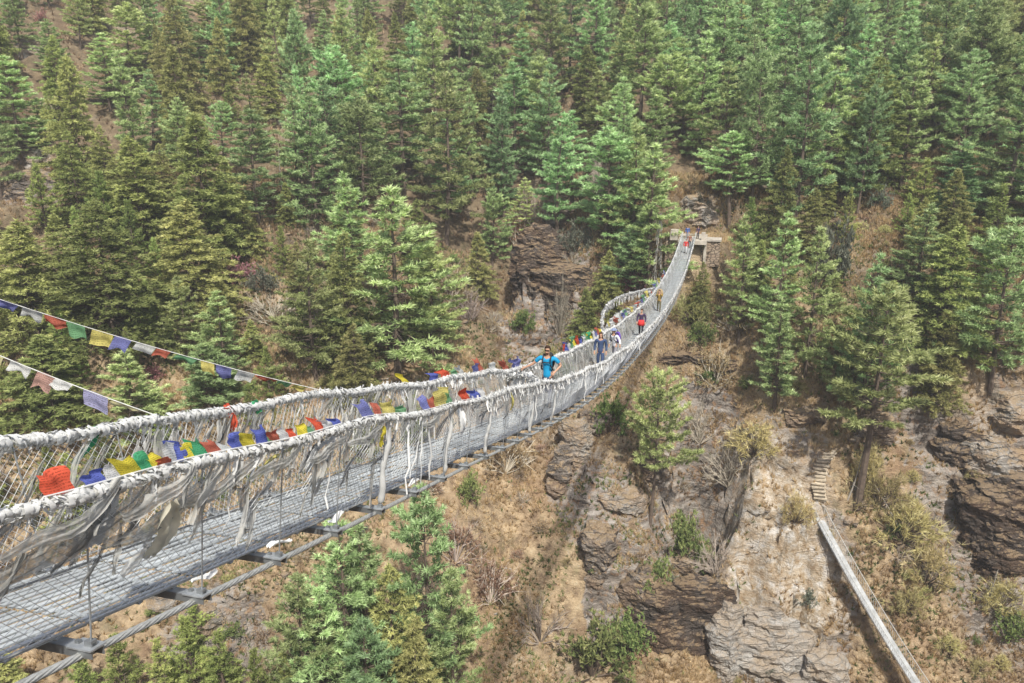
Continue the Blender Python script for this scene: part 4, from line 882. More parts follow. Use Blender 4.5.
def person(label, pos, face, hgt, P, group='people walking on the suspension bridge'):
    """faces -Y before rotation; P: colours and arm pose"""
    root = empty('person', pos, face, label, 'person', group); S = hgt/1.75; root.scale = (S,)*3
    st = P.get('stride', .18); lean = P.get('lean', .03)
    hip = np.array([0, 0, .95]); ch = np.array([0, -lean, 1.30]); nk = np.array([0, -lean*1.3, 1.47])
    A = {}
    for sg, nm in ((-1, 'a'), (1, 'b')):
        sh = np.array([sg*.185, -lean, 1.41]); el, ha = P['arm_'+nm]; A[nm] = (sh, np.array(el), np.array(ha))
    # body
    N_ = [(0, 0, .95, (.13, .10)), (0, -lean*.5, 1.12, (.12, .085)), (*ch, (.145, .10)), (*(nk-np.array([0, 0, .05])), .065), (*nk, .052), (*(nk+np.array([0, -.012, .08])), (.066, .075)), (*(nk+np.array([0, -.005, .17])), (.074, .092)), (*(nk+np.array([0, .0, .235])), (.06, .075)), (*(nk+np.array([0, -.10, .11])), .012)]
    E_ = [(0, 1), (1, 2), (2, 3), (3, 4), (4, 5), (5, 6), (6, 7), (5, 8)]
    SH = [(0, 0, .80, (.15, .12)), (0, 0, .92, (.155, .125)), (0, -lean*.5, 1.10, (.145, .11)), (*ch, (.165, .12)), (*(nk-np.array([0, 0, .055])), .08)]; SE = [(0, 1), (1, 2), (2, 3), (3, 4)]
    TR = [(0, 0, .97, (.145, .115)), (0, 0, .90, (.145, .115))]; TE = [(0, 1)]
    for sg, nm in ((-1, 'a'), (1, 'b')):
        sh, el, ha = A[nm]; k = len(N_)
        fd = (ha-el)/np.linalg.norm(ha-el); pal = ha+fd*.05
        N_ += [(*sh, .058), (*el, .042), (*ha, .028), (*pal, (.040, .022))]; E_ += [(2, k), (k, k+1), (k+1, k+2), (k+2, k+3)]
        side = np.cross(fd, [0, -1, .2]); side /= np.linalg.norm(side)
        for q in range(4):
            kk = len(N_); b0 = pal+side*(q-1.5)*.02; l_ = (.034, .040, .037, .028)[q]
            cu = np.array([0, 0, -.012])
            N_ += [(*(b0+fd*(.02+l_)), .009), (*(b0+fd*(.02+l_*1.7)+cu*2), .007)]; E_ += [(k+3, kk), (kk, kk+1)]
        kk = len(N_); N_ += [(*(pal+side*.045-fd*.02), .010), (*(pal+side*.058+fd*.015), .008)]; E_ += [(k+3, kk), (kk, kk+1)]
        sl = P.get('sleeve', .75); j = len(SH); SH += [(*(sh+np.array([0, 0, .005])), .072), (*(sh+(el-sh)*min(1, sl)), .064)]; SE += [(3, j), (j, j+1)]
        if sl > 1: SH += [(*(el+(ha-el)*.93), .045)]; SE += [(j+1, j+2)]
        # legs
        y0 = -sg*st; kn = np.array([sg*.10, y0*.6-.04, .50]); an = np.array([sg*.095, y0+.02, .085]); to = an+np.array([sg*.02, -.16, -.05])
        k = len(N_); N_ += [(sg*.095, 0, .88, .085), (*kn, .058), (*an, .038), (*(an+np.array([0, .03, -.045])), .036), (*to, (.040, .026))]
        E_ += [(0, k), (k, k+1), (k+1, k+2), (k+2, k+3), (k+3, k+4)]
        j = len(TR); e = P.get('short', 1.); TR += [(sg*.10, 0, .84, .102), (*kn, .074)]; TE += [(1, j), (j, j+1)]
        if not P.get('shorts'): TR += [(*(an+np.array([0, 0, .02])), .056)]; TE += [(j+1, j+2)]
    skin_mesh('body', N_, E_, cm(P.get('skin', 'tanned_skin'), (.48, .29, .20)), root)
    skin_mesh('shirt', SH, SE, cm(*P['shirt']), root); skin_mesh('trousers', TR, TE, cm(*P['trousers']), root, root=1)
    hd = nk+np.array([0, 0, .16])
    def cut(p, d):
        if d[1] < -.25 and d[2] < .45: p = p+np.array([0, .055, 0])*min(1, (-.25-d[1])*2.5+.3)
        return p
    if P.get('hair'): blob('hair', hd+np.array([0, .012, .022]), (.086, .105, .098), cm(*P['hair']), root, 3, .05, 12, cut)
    if P.get('beard'): blob('beard', hd+np.array([0, -.052, -.085]), (.048, .042, .038), cm('dark_brown_hair', (.05, .03, .02)), root, 5)
    if P.get('longhair'): blob('long_hair', hd+np.array([0, .06, -.14]), (.10, .06, .22), cm(*P['hair']), root, 9, .08)
    if P.get('hat'):
        blob('hat', hd+np.array([0, 0, .065]), (.092, .108, .07), cm(*P['hat']), root, 4, .02)
        mb = MB(); an = np.linspace(0, 2*PI, 20, endpoint=False); V = np.concatenate([np.stack([np.cos(an)*r_, np.sin(an)*r_*1.1, an*0+z_], 1) for r_, z_ in ((.085, .055), (.16, .045), (.16, .038), (.085, .045))])+hd
        mb.add(V, [(q*20+i, q*20+(i+1) % 20, (q+1)*20+(i+1) % 20, (q+1)*20+i) for q in range(3) for i in range(20)], 1); mb.build('hat_brim', cm(*P['hat']), root)
    # eyes or sunglasses
    if P.get('glasses'):
        mb = MB()
        for sg in (-1, 1): mb.box(hd+np.array([sg*.033, -.090, .0]), (.05, 0, 0), (0, .012, 0), (0, 0, .032), 1)
        mb.box(hd+np.array([0, -.09, .008]), (.12, 0, 0), (0, .008, 0), (0, 0, .008), 1)
        mb.build('sunglasses', cm('black_plastic', (.02, .02, .02), .3), root)
    else:
        for sg in (-1, 1): blob('eye', hd+np.array([sg*.032, -.083, 0]), (.014, .010, .008), cm('dark_eye', (.03, .02, .02), .3), root, 1, 0, 6)
    mb = MB(); mb.bar(hd+np.array([-.025, -.089, -.066]), hd+np.array([.025, -.089, -.066]), .006, .010); mb.build('mouth', cm('lips', (.35, .13, .11)), root)
    for sg in (-1, 1):
        y0 = -sg*st; blob('boot', (sg*.11, y0-.04, .05), (.055, .15, .055), cm('dark_boots', (.07, .055, .045)), root, 2, .02, 8)
    if P.get('pack'):
        c = P['pack']; sz = P.get('packsize', (.17, .13, .27)); bp = empty_child = None
        o = blob('backpack', (0, .10+sz[1]*.8, 1.24+P.get('packup', 0)), sz, cm(*c), root, 6, .07, 12)
        for sg in (-1, 1):
            mb = MB(); mb.tube([(sg*.10, .12, 1.44), (sg*.105, -.02, 1.495), (sg*.105, -.135-lean, 1.40), (sg*.125, -.155-lean, 1.22), (sg*.155, -.06, 1.08), (sg*.14, .09, 1.02)], .022, 6, 1); mb.build('strap', cm('black_webbing', (.04, .04, .045)), root, True)
    if P.get('extra'): P['extra'](root)
    return root
FACE = -AZ+PI*0
def onb(s, w): 
    p = B(s, w, .012); return (p[0], p[1], p[2])
relax = lambda sg: ((sg*.25, .03, 1.13), (sg*.25, -.10, .90))
def chest_strap(root):
    mb = MB(); mb.bar((-.11, -.165, 1.30), (.11, -.165, 1.30), .012, .03); mb.build('chest_strap', cm('black_webbing', (.04, .04, .045)), root)
person('bearded man in a bright blue t-shirt and backpack, one hand on the far handrail', onb(20.6, -.05), FACE, 1.68,
       {'arm_a': ((-.40, -.03, 1.20), (-.60, -.10, 1.10)), 'arm_b': ((.36, .06, 1.18), (.24, -.14, 1.06)), 'shirt': ('bright_blue_jersey', (.02, .31, .58)), 'trousers': ('dark_navy_trousers', (.06, .07, .13)),
        'hair': ('dark_brown_hair', (.05, .03, .02)), 'beard': 1, 'glasses': 1, 'pack': ('black_webbing', (.04, .04, .045)), 'packsize': (.16, .12, .25), 'extra': chest_strap})
person('long-haired woman in a denim blue top, walking beside the person with a purple pack', onb(30.8, -.15), FACE+.1, 1.58,
       {'arm_a': relax(-1), 'arm_b': relax(1), 'shirt': ('denim_blue_top', (.055, .085, .17)), 'trousers': ('denim_blue_top', (.055, .085, .17)), 'hair': ('long_brown_hair', (.06, .035, .025)), 'longhair': 1, 'sleeve': 1.2, 'stride': .12})
person('person in a white shirt with a purple pack, leaning forward beside the long-haired woman', onb(33.6, .05), FACE-.5, 1.56,
       {'arm_a': relax(-1), 'arm_b': ((.30, -.02, 1.15), (.38, -.12, 1.0)), 'shirt': ('white_shirt', (.72, .73, .78)), 'trousers': ('grey_trousers', (.25, .25, .28)), 'hair': ('dark_brown_hair', (.05, .03, .02)), 'hat': ('blue_grey_hat', (.25, .30, .45)), 'pack': ('purple_pack', (.13, .07, .36)), 'lean': .10, 'sleeve': 1.2})
def red_skirt(root):
    mb = MB(); mb.tube([(0, -.02, 1.04), (0, -.03, .90), (0, -.03, .72)], [.16, .20, .24], 14); mb.build('red_jacket', cm('bright_red_cloth', (.65, .05, .05)), root, True)
person('walker in a dark top with a red jacket tied round the waist', onb(45.5, 0), FACE, 1.62,
       {'arm_a': relax(-1), 'arm_b': relax(1), 'shirt': ('dark_plum_top', (.07, .05, .10)), 'trousers': ('black_trousers', (.05, .05, .06)), 'hair': ('dark_brown_hair', (.05, .03, .02)), 'sleeve': 1.2, 'extra': red_skirt})
person('porter in mustard brown carrying a big load on the upper bridge', onb(60, -.1), FACE, 1.66,
       {'arm_a': ((-.26, -.05, 1.2), (-.12, -.16, 1.4)), 'arm_b': ((.26, -.05, 1.2), (.12, -.16, 1.4)), 'shirt': ('mustard_jacket', (.40, .28, .08)), 'trousers': ('olive_trousers', (.12, .11, .06)), 'hair': ('black_hair', (.02, .02, .02)), 'pack': ('tan_load', (.36, .27, .15)), 'packsize': (.27, .2, .38), 'packup': .12, 'lean': .12, 'sleeve': 1.2})
person('person in a red jacket at the top end of the bridge', onb(97, 0), FACE, 1.7,
       {'arm_a': relax(-1), 'arm_b': relax(1), 'shirt': ('bright_red_cloth', (.65, .05, .05)), 'trousers': ('white_trousers', (.55, .55, .55)), 'hair': ('black_hair', (.02, .02, .02)), 'sleeve': 1.2})
person('person in a brown jacket behind the red one at the top end of the bridge', onb(100.5, .25), FACE, 1.7,
       {'arm_a': relax(-1), 'arm_b': relax(1), 'shirt': ('rust_brown_jacket', (.30, .13, .08)), 'trousers': ('black_trousers', (.05, .05, .06)), 'hat': ('tan_hat', (.45, .37, .25)), 'sleeve': 1.2})
def landing_pos(s, w):
    c = B(SEND, 0, 0)+np.array([BDX, BDY, 0])*(s-SEND)+W_AX*w; return (c[0], c[1], bh(SEND)-.07)
person('person in a blue jacket standing on the landing at the far bank', landing_pos(106.3, -.3), FACE, 1.72,
       {'arm_a': relax(-1), 'arm_b': relax(1), 'shirt': ('royal_blue_jacket', (.06, .14, .42)), 'trousers': ('grey_trousers', (.25, .25, .28)), 'hair': ('black_hair', (.02, .02, .02)), 'sleeve': 1.2, 'stride': .03}, 'people waiting at the far bridge head')
person('person in dark clothes standing by the slim concrete post', landing_pos(106.9, 1.0), FACE+.6, 1.7,
       {'arm_a': relax(-1), 'arm_b': relax(1), 'shirt': ('dark_plum_top', (.07, .05, .10)), 'trousers': ('black_trousers', (.05, .05, .06)), 'hair': ('black_hair', (.02, .02, .02)), 'sleeve': 1.2, 'stride': .03}, 'people waiting at the far bridge head')
print('people done')
CLIFFS = [
 ((5.7, 110.7, -25.1), (5.6, 4, 5.4), 1, 3),
 ((3.9, 111.6, -20.1), (3.5, 3, 4), 2, 3),
 ((8.0, 91.2, -40.3), (1.8, 2.2, 4.2), 3, 0),
 ((11.1, 94.3, -37.5), (2.6, 2.5, 3), 4, 1),
 ((5.8, 88.2, -41.8), (1.6, 1.6, 3), 44, 1),
 ((21.8, 98.9, -31.0), (4, 2.5, 1.9), 5, 3),
 ((27.8, 97.3, -30.9), (2.6, 2.2, 1.2), 7, 3),
 ((9.8, 80.7, -48.6), (1.8, 2, 4.2), 8, 1),
 ((12.4, 84.9, -43.8), (2.8, 2.2, 1.5), 9, 0),
 ((14.5, 78.7, -53.6), (2.2, 2.2, 4.2), 10, 1),
 ((17.0, 90.2, -41.9), (2.4, 2, 1.3), 47, 1),
 ((28.4, 75.7, -57.7), (5.2, 2.6, 5.0), 11, 2),
 ((23.9, 76.1, -57.9), (2.0, 2.6, 4.9), 12, 2),
 ((33.4, 73.8, -59.3), (2.6, 2.2, 3.2), 45, 2),
 ((22.5, 89.6, -53.4), (4.0, 3.4, 1.5), 14, 1),
 ((21.2, 77.5, -56.5), (4.5, 2, 6), 15, 3),  # cave recess: its shade is painted in by the darkest rock tone
 ((16.9, 77.3, -56.4), (3.6, 2, 5), 46, 3),
 ((56.2, 85.4, -39.1), (5.0, 4, 3.6), 16, 0),
 ((57.4, 81.9, -45.0), (6.5, 4.0, 5.5), 17, 3),
 ((52.9, 86.5, -38.5), (3.0, 4, 5.0), 18, 3),
 ((57.9, 85.6, -33.3), (4, 3, 2.0), 19, 0),
 ((54.6, 81.0, -48.6), (3.4, 3, 4.2), 20, 3),
 ((-64.0, 107.5, -10.5), (3.4, 2.2, 2.4), 21, 1),
 ((-65.7, 115.3, -6.4), (3, 2, 2), 22, 0),
 ((-70.9, 118.0, -5.2), (2.6, 2, 2.2), 23, 1),
 ((-78.9, 137.6, 9.3), (2.5, 2, 1.8), 24, 0),
 ((-29.4, 66.3, -46.8), (1.8, 1.4, 1.2), 25, 0),
 ((-33.9, 68.1, -45.6), (1.6, 1.5, 1.1), 26, 0),
 ((42.2, 87.9, -35.6), (3.2, 2.4, 1.4), 27, 1),
 ((34.1, 88.8, -34.2), (2.4, 2, 1.0), 28, 1),
 ((18.5, 111.7, -14.7), (2.2, 1.6, 2.0), 29, 1),
 ((26.6, 113.7, -13.8), (3.2, 2, 2.2), 30, 0),
 ((7.3, 121.3, -16.3), (3, 2, 3), 31, 1),
]
SHRUBS = [
 ('green', 8.8, 74.8, 5.52, 6.98, 'wide dark green shrub at the bottom of the rock spur', 'distinct shrubs on the rock spur and slopes'),
 ('green', 13.1, 75.7, 3.32, 4.51, 'green shrub at the right end of the widest one on the spur', 'distinct shrubs on the rock spur and slopes'),
 ('green', 16.1, 78.7, 3.04, 5.06, 'dense green shrub in front of the dark cave', 'distinct shrubs on the rock spur and slopes'),
 ('green', 21.4, 87.9, 3.86, 6.87, 'dark green shrub on the left shoulder of the pale knoll', 'distinct shrubs on the rock spur and slopes'),
 ('green', 12.1, 91.8, 2.84, 5.29, 'dark green shrub clinging under the bridge deck edge', 'distinct shrubs on the rock spur and slopes'),
 ('grey', 23.6, 82.0, 3.26, 4.03, 'big pale leafless shrub on the left flank of the knoll', 'distinct shrubs on the rock spur and slopes'),
 ('grey', 26.3, 89.1, 3.66, 5.47, 'large grey leafless shrub on the slope left of the steps', 'distinct shrubs on the rock spur and slopes'),
 ('grey', 23.3, 92.0, 3.1, 4.55, 'twiggy grey shrub above the large leafless one', 'distinct shrubs on the rock spur and slopes'),
 ('pink', -34.1, 98.5, 3.26, 3.33, 'dusty pink flowering shrub beside the grey clearing', 'distinct shrubs on the rock spur and slopes'),
 ('silver', -31.1, 97.3, 2.48, 3.29, 'dark grey-leaved shrub against the pink flowering one', 'distinct shrubs on the rock spur and slopes'),
 ('pink', -40.3, 85.0, 1.68, 1.83, 'pink red shrub between the strings of flags', 'distinct shrubs on the rock spur and slopes'),
 ('pink', -79.8, 145.4, 1.53, 2.42, 'small pink blossoming tree in the top left corner', 'distinct shrubs on the rock spur and slopes'),
 ('pink', 16.7, 104.6, 2.27, 3.55, 'pink flowering shrub behind the arched scarf rope', 'distinct shrubs on the rock spur and slopes'),
 ('pink', 6.9, 143.8, 1.91, 2.13, 'pink blossom shrub deep among the pines over the bluff', 'distinct shrubs on the rock spur and slopes'),
 ('silver', 40.4, 99.1, 3.15, 7.98, 'tall dark silver-leaved shrub between the bridge head pines and the pale pine', 'distinct shrubs on the rock spur and slopes'),
 ('silver', 48.5, 106.2, 1.71, 3.23, 'pale silver shrub under the broad dark olive fir', 'distinct shrubs on the rock spur and slopes'),
 ('silver', 26.0, 113.2, 1.83, 2.58, 'grey-green shrub beside the orange rocks of the bridge head', 'distinct shrubs on the rock spur and slopes'),
 ('bamboo', 44.3, 80.6, 4.74, 5.06, 'widest straw-yellow bush right of the old rope bridge', 'distinct shrubs on the rock spur and slopes'),
 ('bamboo', 46.0, 78.3, 3.9, 4.55, 'straw-yellow bush below the widest one', 'distinct shrubs on the rock spur and slopes'),
 ('bamboo', 41.9, 82.5, 3.42, 4.65, 'straw-yellow bush just above the widest one', 'distinct shrubs on the rock spur and slopes'),
 ('bamboo', 40.6, 83.7, 2.29, 5.38, 'tall dry straw clump right beside the stone steps', 'distinct shrubs on the rock spur and slopes'),
 ('bamboo', 32.0, 81.1, 2.25, 3.45, 'dry straw clump left of the top end of the old rope bridge', 'distinct shrubs on the rock spur and slopes'),
 ('bamboo', 43.0, 76.0, 2.73, 2.9, 'low straw clump lowest on the right-hand slope', 'distinct shrubs on the rock spur and slopes'),
 ('green', 55.0, 75.9, 3.32, 3.83, 'yellow green shrub at the lower right corner', 'distinct shrubs on the rock spur and slopes'),
 ('bamboo', 54.0, 76.9, 3.32, 3.84, 'straw-yellow bush near the lower right corner', 'distinct shrubs on the rock spur and slopes'),
 ('green', 51.9, 82.6, 1.49, 1.87, 'small green shrub growing on the dark right cliff', 'distinct shrubs on the rock spur and slopes'),
 ('brown', 1.2, 122.6, 3.4, 5.35, 'brown shrub at the left foot of the bluff', 'distinct shrubs on the rock spur and slopes'),
 ('grey', 2.8, 123.3, 3.09, 7.89, 'tall grey bare shrub at the top of the bluff', 'distinct shrubs on the rock spur and slopes'),
 ('grey', 6.5, 105.0, 2.04, 7.23, 'pale bare sapling at the foot of the dark bluff', 'distinct shrubs on the rock spur and slopes'),
 ('brown', -8.5, 107.6, 4.14, 4.22, 'brown shrub on the gully side right of the pine clump', 'distinct shrubs on the rock spur and slopes'),
 ('grey', -5.7, 105.4, 3.4, 4.16, 'grey bare shrub on the gully side right of the pine clump', 'distinct shrubs on the rock spur and slopes'),
 ('grey', -28.6, 93.6, 4.83, 2.96, 'wide low grey thicket in the clearing', 'distinct shrubs on the rock spur and slopes'),
 ('grey', -25.4, 97.6, 3.77, 2.82, 'low grey thicket beside the pale pine clump', 'distinct shrubs on the rock spur and slopes'),
 ('brown', 27.8, 98.3, 3.18, 3.12, 'rusty brown shrub below the right-hand platform', 'distinct shrubs on the rock spur and slopes'),
 ('bamboo', 24.4, 101.1, 2.59, 3.44, 'dry yellow shrub on the bank below the bridge head', 'distinct shrubs on the rock spur and slopes'),
 ('bamboo', 28.8, 87.5, 4.15, 3.63, 'broad dry yellow thicket above the pale knoll', 'distinct shrubs on the rock spur and slopes'),
 ('green', -38.1, 97.1, 1.86, 2.02, 'small green bush by the pale silvery pine', 'distinct shrubs on the rock spur and slopes'),
 ('brown', -2.4, 76.4, 3.29, 4.47, 'brown scrub beside the lower end of the bridge shadow', 'distinct shrubs on the rock spur and slopes'),
 ('grey', 3.1, 75.6, 3.3, 5.16, 'grey twiggy thicket left of the rock spur', 'distinct shrubs on the rock spur and slopes'),
 ('green', 6.9, 99.1, 2.62, 3.2, 'dark green shrub partly behind the far deck edge', 'distinct shrubs on the rock spur and slopes'),
 ('grey', 12.8, 117.2, 2.47, 5.92, 'grey bare shrub on top of the bluff among the pines', 'distinct shrubs on the rock spur and slopes'),
 ('green', -1.9, 128.7, 3.2, 4.24, 'green shrub high in the shaded gully', 'distinct shrubs on the rock spur and slopes'),
 ('silver', 8.8, 111.4, 2.8, 4.29, 'grey-leaved shrub on the upper right of the bluff', 'distinct shrubs on the rock spur and slopes'),
 ('brown', 5.1, 122.6, 3.07, 4.07, 'russet shrub on the crest of the bluff', 'distinct shrubs on the rock spur and slopes'),
 ('green', 24.0, 98.0, 2.81, 3.38, 'green shrub on the dark ledge under the bridge head bank', 'distinct shrubs on the rock spur and slopes'),
 ('brown', 25.5, 95.2, 3.77, 4.36, 'russet thicket below the dark ledge', 'distinct shrubs on the rock spur and slopes'),
 ('bamboo', 22.9, 99.8, 3.22, 3.94, 'dry yellow bush on the steep bank under the bridge', 'distinct shrubs on the rock spur and slopes'),
 ('grey', -5.1, 90.6, 2.67, 3.71, 'grey bare shrub on the slope just below the deck edge', 'distinct shrubs on the rock spur and slopes'),
 ('brown', -0.8, 88.5, 3.62, 4.92, 'dark brown scrub in the gully below the deck', 'distinct shrubs on the rock spur and slopes'),
 ('green', -4.8, 82.9, 2.51, 3.5, 'green shrub on the tan slope below the deck', 'distinct shrubs on the rock spur and slopes'),
 ('brown', -6.2, 77.2, 3.27, 4.45, 'brown scrub right beside the large clump of pines', 'distinct shrubs on the rock spur and slopes'),
 ('green', 1.8, 105.5, 2.46, 3.06, 'dark green shrub at the lower left of the bluff', 'distinct shrubs on the rock spur and slopes'),
 ('brown', 11.8, 103.5, 2.41, 3.01, 'rusty shrub at the right foot of the bluff', 'distinct shrubs on the rock spur and slopes'),
]
STEPS = [(35.25, 83.01, -42.67), (34.87, 83.13, -40.85), (35.1, 83.99, -40.02), (35.59, 84.47, -38.61), (36.72, 85.27, -37.72)]
SNAGS = [(38.2, 82.6, 6.5, 0.22, 0.3, 'thin grey dead trunk standing at the right of the stone steps'), (44.3, 80.6, 8.5, 0.55, 2.6, 'long dead trunk leaning across the slope right of the steps'), (-32.4, 113.2, 9, 0.05, 0, 'pale dead standing tree under the tall green pines of the left slope'), (52.5, 77.4, 4, 0.3, 0.4, 'short bare stake on the lower right slope'), (-55.6, 98.9, 4, 0.5, 1.0, 'white broken dead trunk in the dark firs at the left'), (6.0, 105.6, 5.5, 0.05, 1.0, 'grey dead spruce before the dark bluff')]
# ------------------------------------------------------------------ cliffs and outcrops
def m_rock(name, tones, stain, moss=.5, lich=.5):
    m, nt, out = mat(name); P_ = geopos(nt)
    mp = N(nt, 'ShaderNodeMapping'); mp.inputs['Scale'].default_value = (.35, .35, 1.7); mp.inputs['Rotation'].default_value = (.3, .4, 0); nt.links.new(P_, mp.inputs[0])
    st = noise(nt, mp.outputs[0], .9, 8, .68); big = noise(nt, P_, .35, 4)
    c = ramp(nt, st, [(.30, tones[0]), (.45, tones[1]), (.57, tones[2]), (.72, tones[3])])
    c = mixc(nt, ramp(nt, big, [(.42, (0, 0, 0)), (.60, (.8, .8, .8))]), c, stain)
    g = N(nt, 'ShaderNodeNewGeometry'); sp = N(nt, 'ShaderNodeSeparateXYZ'); nt.links.new(g.outputs['Normal'], sp.inputs[0])
    up = mathn(nt, 'ADD', mathn(nt, 'MULTIPLY', sp.outputs[2], .8), mathn(nt, 'MULTIPLY', mathn(nt, 'SUBTRACT', noise(nt, P_, 1.3, 6, .7), .5), 2.2))
    c = mixc(nt, mathn(nt, 'MULTIPLY', ramp(nt, up, [(.42, (0, 0, 0)), (.62, (1, 1, 1))]), moss), c, (.40, .29, .17))
    l = ramp(nt, noise(nt, P_, 2.6, 6, .75), [(.55, (0, 0, 0)), (.64, (1, 1, 1))])
    c = mixc(nt, mathn(nt, 'MULTIPLY', l, lich), c, (.66, .65, .61))
    v = N(nt, 'ShaderNodeTexVoronoi', feature='DISTANCE_TO_EDGE'); v.inputs['Scale'].default_value = .55
    mp2 = N(nt, 'ShaderNodeMapping'); mp2.inputs['Scale'].default_value = (1, 1, 1.9); nt.links.new(mp.outputs[0], mp2.inputs[0])
    wv = N(nt, 'ShaderNodeMix', data_type='VECTOR'); wv.inputs[0].default_value = .12
    nn_ = N(nt, 'ShaderNodeTexNoise'); nn_.inputs['Scale'].default_value = 1.5; nt.links.new(P_, nn_.inputs['Vector'])
    nt.links.new(mp2.outputs[0], wv.inputs[4]); nt.links.new(nn_.outputs['Color'], wv.inputs[5]); nt.links.new(wv.outputs[1], v.inputs['Vector'])
    cr = ramp(nt, v.outputs['Distance'], [(.0, (.45, .45, .45)), (.035, (1, 1, 1))])
    c = mixc(nt, .45, c, cr, 'MULTIPLY')
    h = mathn(nt, 'ADD', mathn(nt, 'MULTIPLY', st, 1.6), mathn(nt, 'ADD', cr, noise(nt, P_, 5, 5, .7)))
    princ(nt, out, c, .95, 0, h, 1.0, .30, .15); return m
M['rock0'] = m_rock('pale_cliff_rock', [(.16, .14, .12), (.30, .28, .25), (.46, .43, .39), (.58, .56, .52)], (.40, .28, .18), .7, .5)
M['rock1'] = m_rock('brown_cliff_rock', [(.07, .058, .05), (.18, .155, .135), (.31, .275, .24), (.46, .42, .37)], (.27, .19, .13), .75, .3)
M['rock2'] = m_rock('grey_knoll_rock', [(.24, .22, .20), (.42, .40, .37), (.56, .545, .51), (.68, .67, .64)], (.46, .39, .31), .45, .4)
M['rock3'] = m_rock('dark_rock_with_painted_shade', [(.03, .025, .022), (.075, .062, .054), (.135, .115, .10), (.25, .22, .19)], (.12, .08, .055), .55, .08)  # dark rock colour, with cave and ravine shade painted into the tone
def outcrop(c, sz, seed, dk):
    bm = bmesh.new(); bmesh.ops.create_icosphere(bm, subdivisions=6 if max(sz) > 3.5 else 5, radius=1.0)
    me = bpy.data.meshes.new('cliff'); bm.to_mesh(me); bm.free()
    n = len(me.vertices); P_ = np.empty(n*3, np.float32); me.vertices.foreach_get('co', P_); P_ = P_.reshape(-1, 3).astype(float)
    r = np.random.default_rng(seed)
    for k in range(13):
        d = r.normal(0, 1, 3); d[2] *= .55; d /= np.linalg.norm(d); lim = r.uniform(.58, .82)
        q = P_@d; ex = np.maximum(q-lim, 0); P_ -= ex[:, None]*d*.93
    P_ *= np.array(sz)*1.25
    x, y, z = P_.T; wx = x+c[0]; wy = y+c[1]; wz = z+c[2]
    tz = wz+.28*wx-.15*wy
    hd = P_*[1, 1, .15]; hd /= np.linalg.norm(hd, axis=1)[:, None]+1e-6
    lay = vnoise(tz*1.25, wx*.10+wy*.08, seed)+.5*vnoise(tz*3.1, wx*.3+wy*.2, seed+1)
    P_ += hd*(lay*1.0)[:, None]*min(.7, .17*min(sz)+.1)
    blk = vnoise(wx*.55+wz*.2, wz*.6+wy*.5, seed+5); blk = np.round(blk*5)/5
    P_ += hd*(blk*1.0)[:, None]*min(1.0, .25*min(sz))
    fine = ridged(wx*.6+wz*.3, wz*1.1+wy*.6, seed+8, 5)
    P_ += hd*(fine*.5)[:, None]
    P_[:, 2] += fbm(wx*.6, wy*.6+wz*.3, seed+4, 4)*.5
    me.vertices.foreach_set('co', P_.astype(np.float32).ravel()); me.update()
    me.materials.append(M['rock%d' % dk]); o = bpy.data.objects.new('cliff', me); link(o); o.location = c; tag(o, kind='structure'); return o
CT_V = []; 
for c, sz, sd_, dk in CLIFFS: outcrop(c, sz, sd_, dk)
print('cliffs done')
# ------------------------------------------------------------------ projection only used to skip what the photo cannot show
def seen(x, y, z, m=60):
    cp, sp = math.cos(math.radians(16)), math.sin(math.radians(16)); d = y*cp-z*sp
    u = 512+800*x/d; v = 341.5-800*(y*sp+z*cp)/d
    return -m < u < 1024+m and -m*1.2 < v < 683+m*1.5, u, v
# ------------------------------------------------------------------ shrubs
def shrub_mesh(kind, seed):
    r = np.random.default_rng(seed); tb = MB(); A = []; D = []; VL = []
    ns = {'green': 26, 'brown': 30, 'grey': 34, 'pink': 30, 'silver': 26, 'bamboo': 40}[kind]
    for i in range(ns):
        az = r.uniform(0, 2*PI); el = r.uniform(.15, 1.45); L = r.uniform(.6, 1.0)
        d = np.array([math.cos(az)*math.cos(el), math.sin(az)*math.cos(el), math.sin(el)*1.0])
        p1 = d*L*.5+r.normal(0, .06, 3); p2 = d*L+r.normal(0, .08, 3); p1[2] = abs(p1[2]); p2[2] = abs(p2[2])
        tb.tube([(0, 0, -.1), p1, p2], [.022, .014, .005], 3, r.uniform(.5, 1), False)
        if kind in ('grey', 'brown'):
            for q in range(9 if kind == 'grey' else 4):
                t = r.uniform(.35, 1); b0 = p1*(1-t)+p2*t; e = b0+(d+r.normal(0, .55, 3))*r.uniform(.12, .30)
                tb.tube([b0, e], [.008, .003], 3, r.uniform(.5, 1), False)
        m = {'green': 16, 'brown': 13, 'grey': 0, 'pink': 12, 'silver': 14, 'bamboo': 6}[kind]
        if m:
            t = r.uniform(.25, 1.05, m)[:, None]; P_ = p1*(1-t)+p2*t+r.normal(0, .085, (m, 3)); P_[:, 2] = np.abs(P_[:, 2])
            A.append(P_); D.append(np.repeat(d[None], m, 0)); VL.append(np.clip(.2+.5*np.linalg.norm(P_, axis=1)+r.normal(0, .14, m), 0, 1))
    tm = tb.build('src', M['twig'] if kind in ('grey', 'brown') else M['bark']); tmesh = tm.data; bpy.data.objects.remove(tm); cmsh = None
    if A:
        K, ln, wd, up, mt = {'green': (8, .10, .045, .1, 'shrub'), 'brown': (7, .09, .03, .1, 'browntwig'), 'pink': (9, .075, .045, .1, 'pink'), 'silver': (8, .10, .05, .1, 'greyleaf'), 'bamboo': (9, .22, .018, .0, 'straw')}[kind]
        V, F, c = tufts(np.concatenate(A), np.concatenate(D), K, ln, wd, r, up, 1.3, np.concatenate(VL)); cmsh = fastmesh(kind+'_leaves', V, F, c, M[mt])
    return tmesh, cmsh
SP = {}
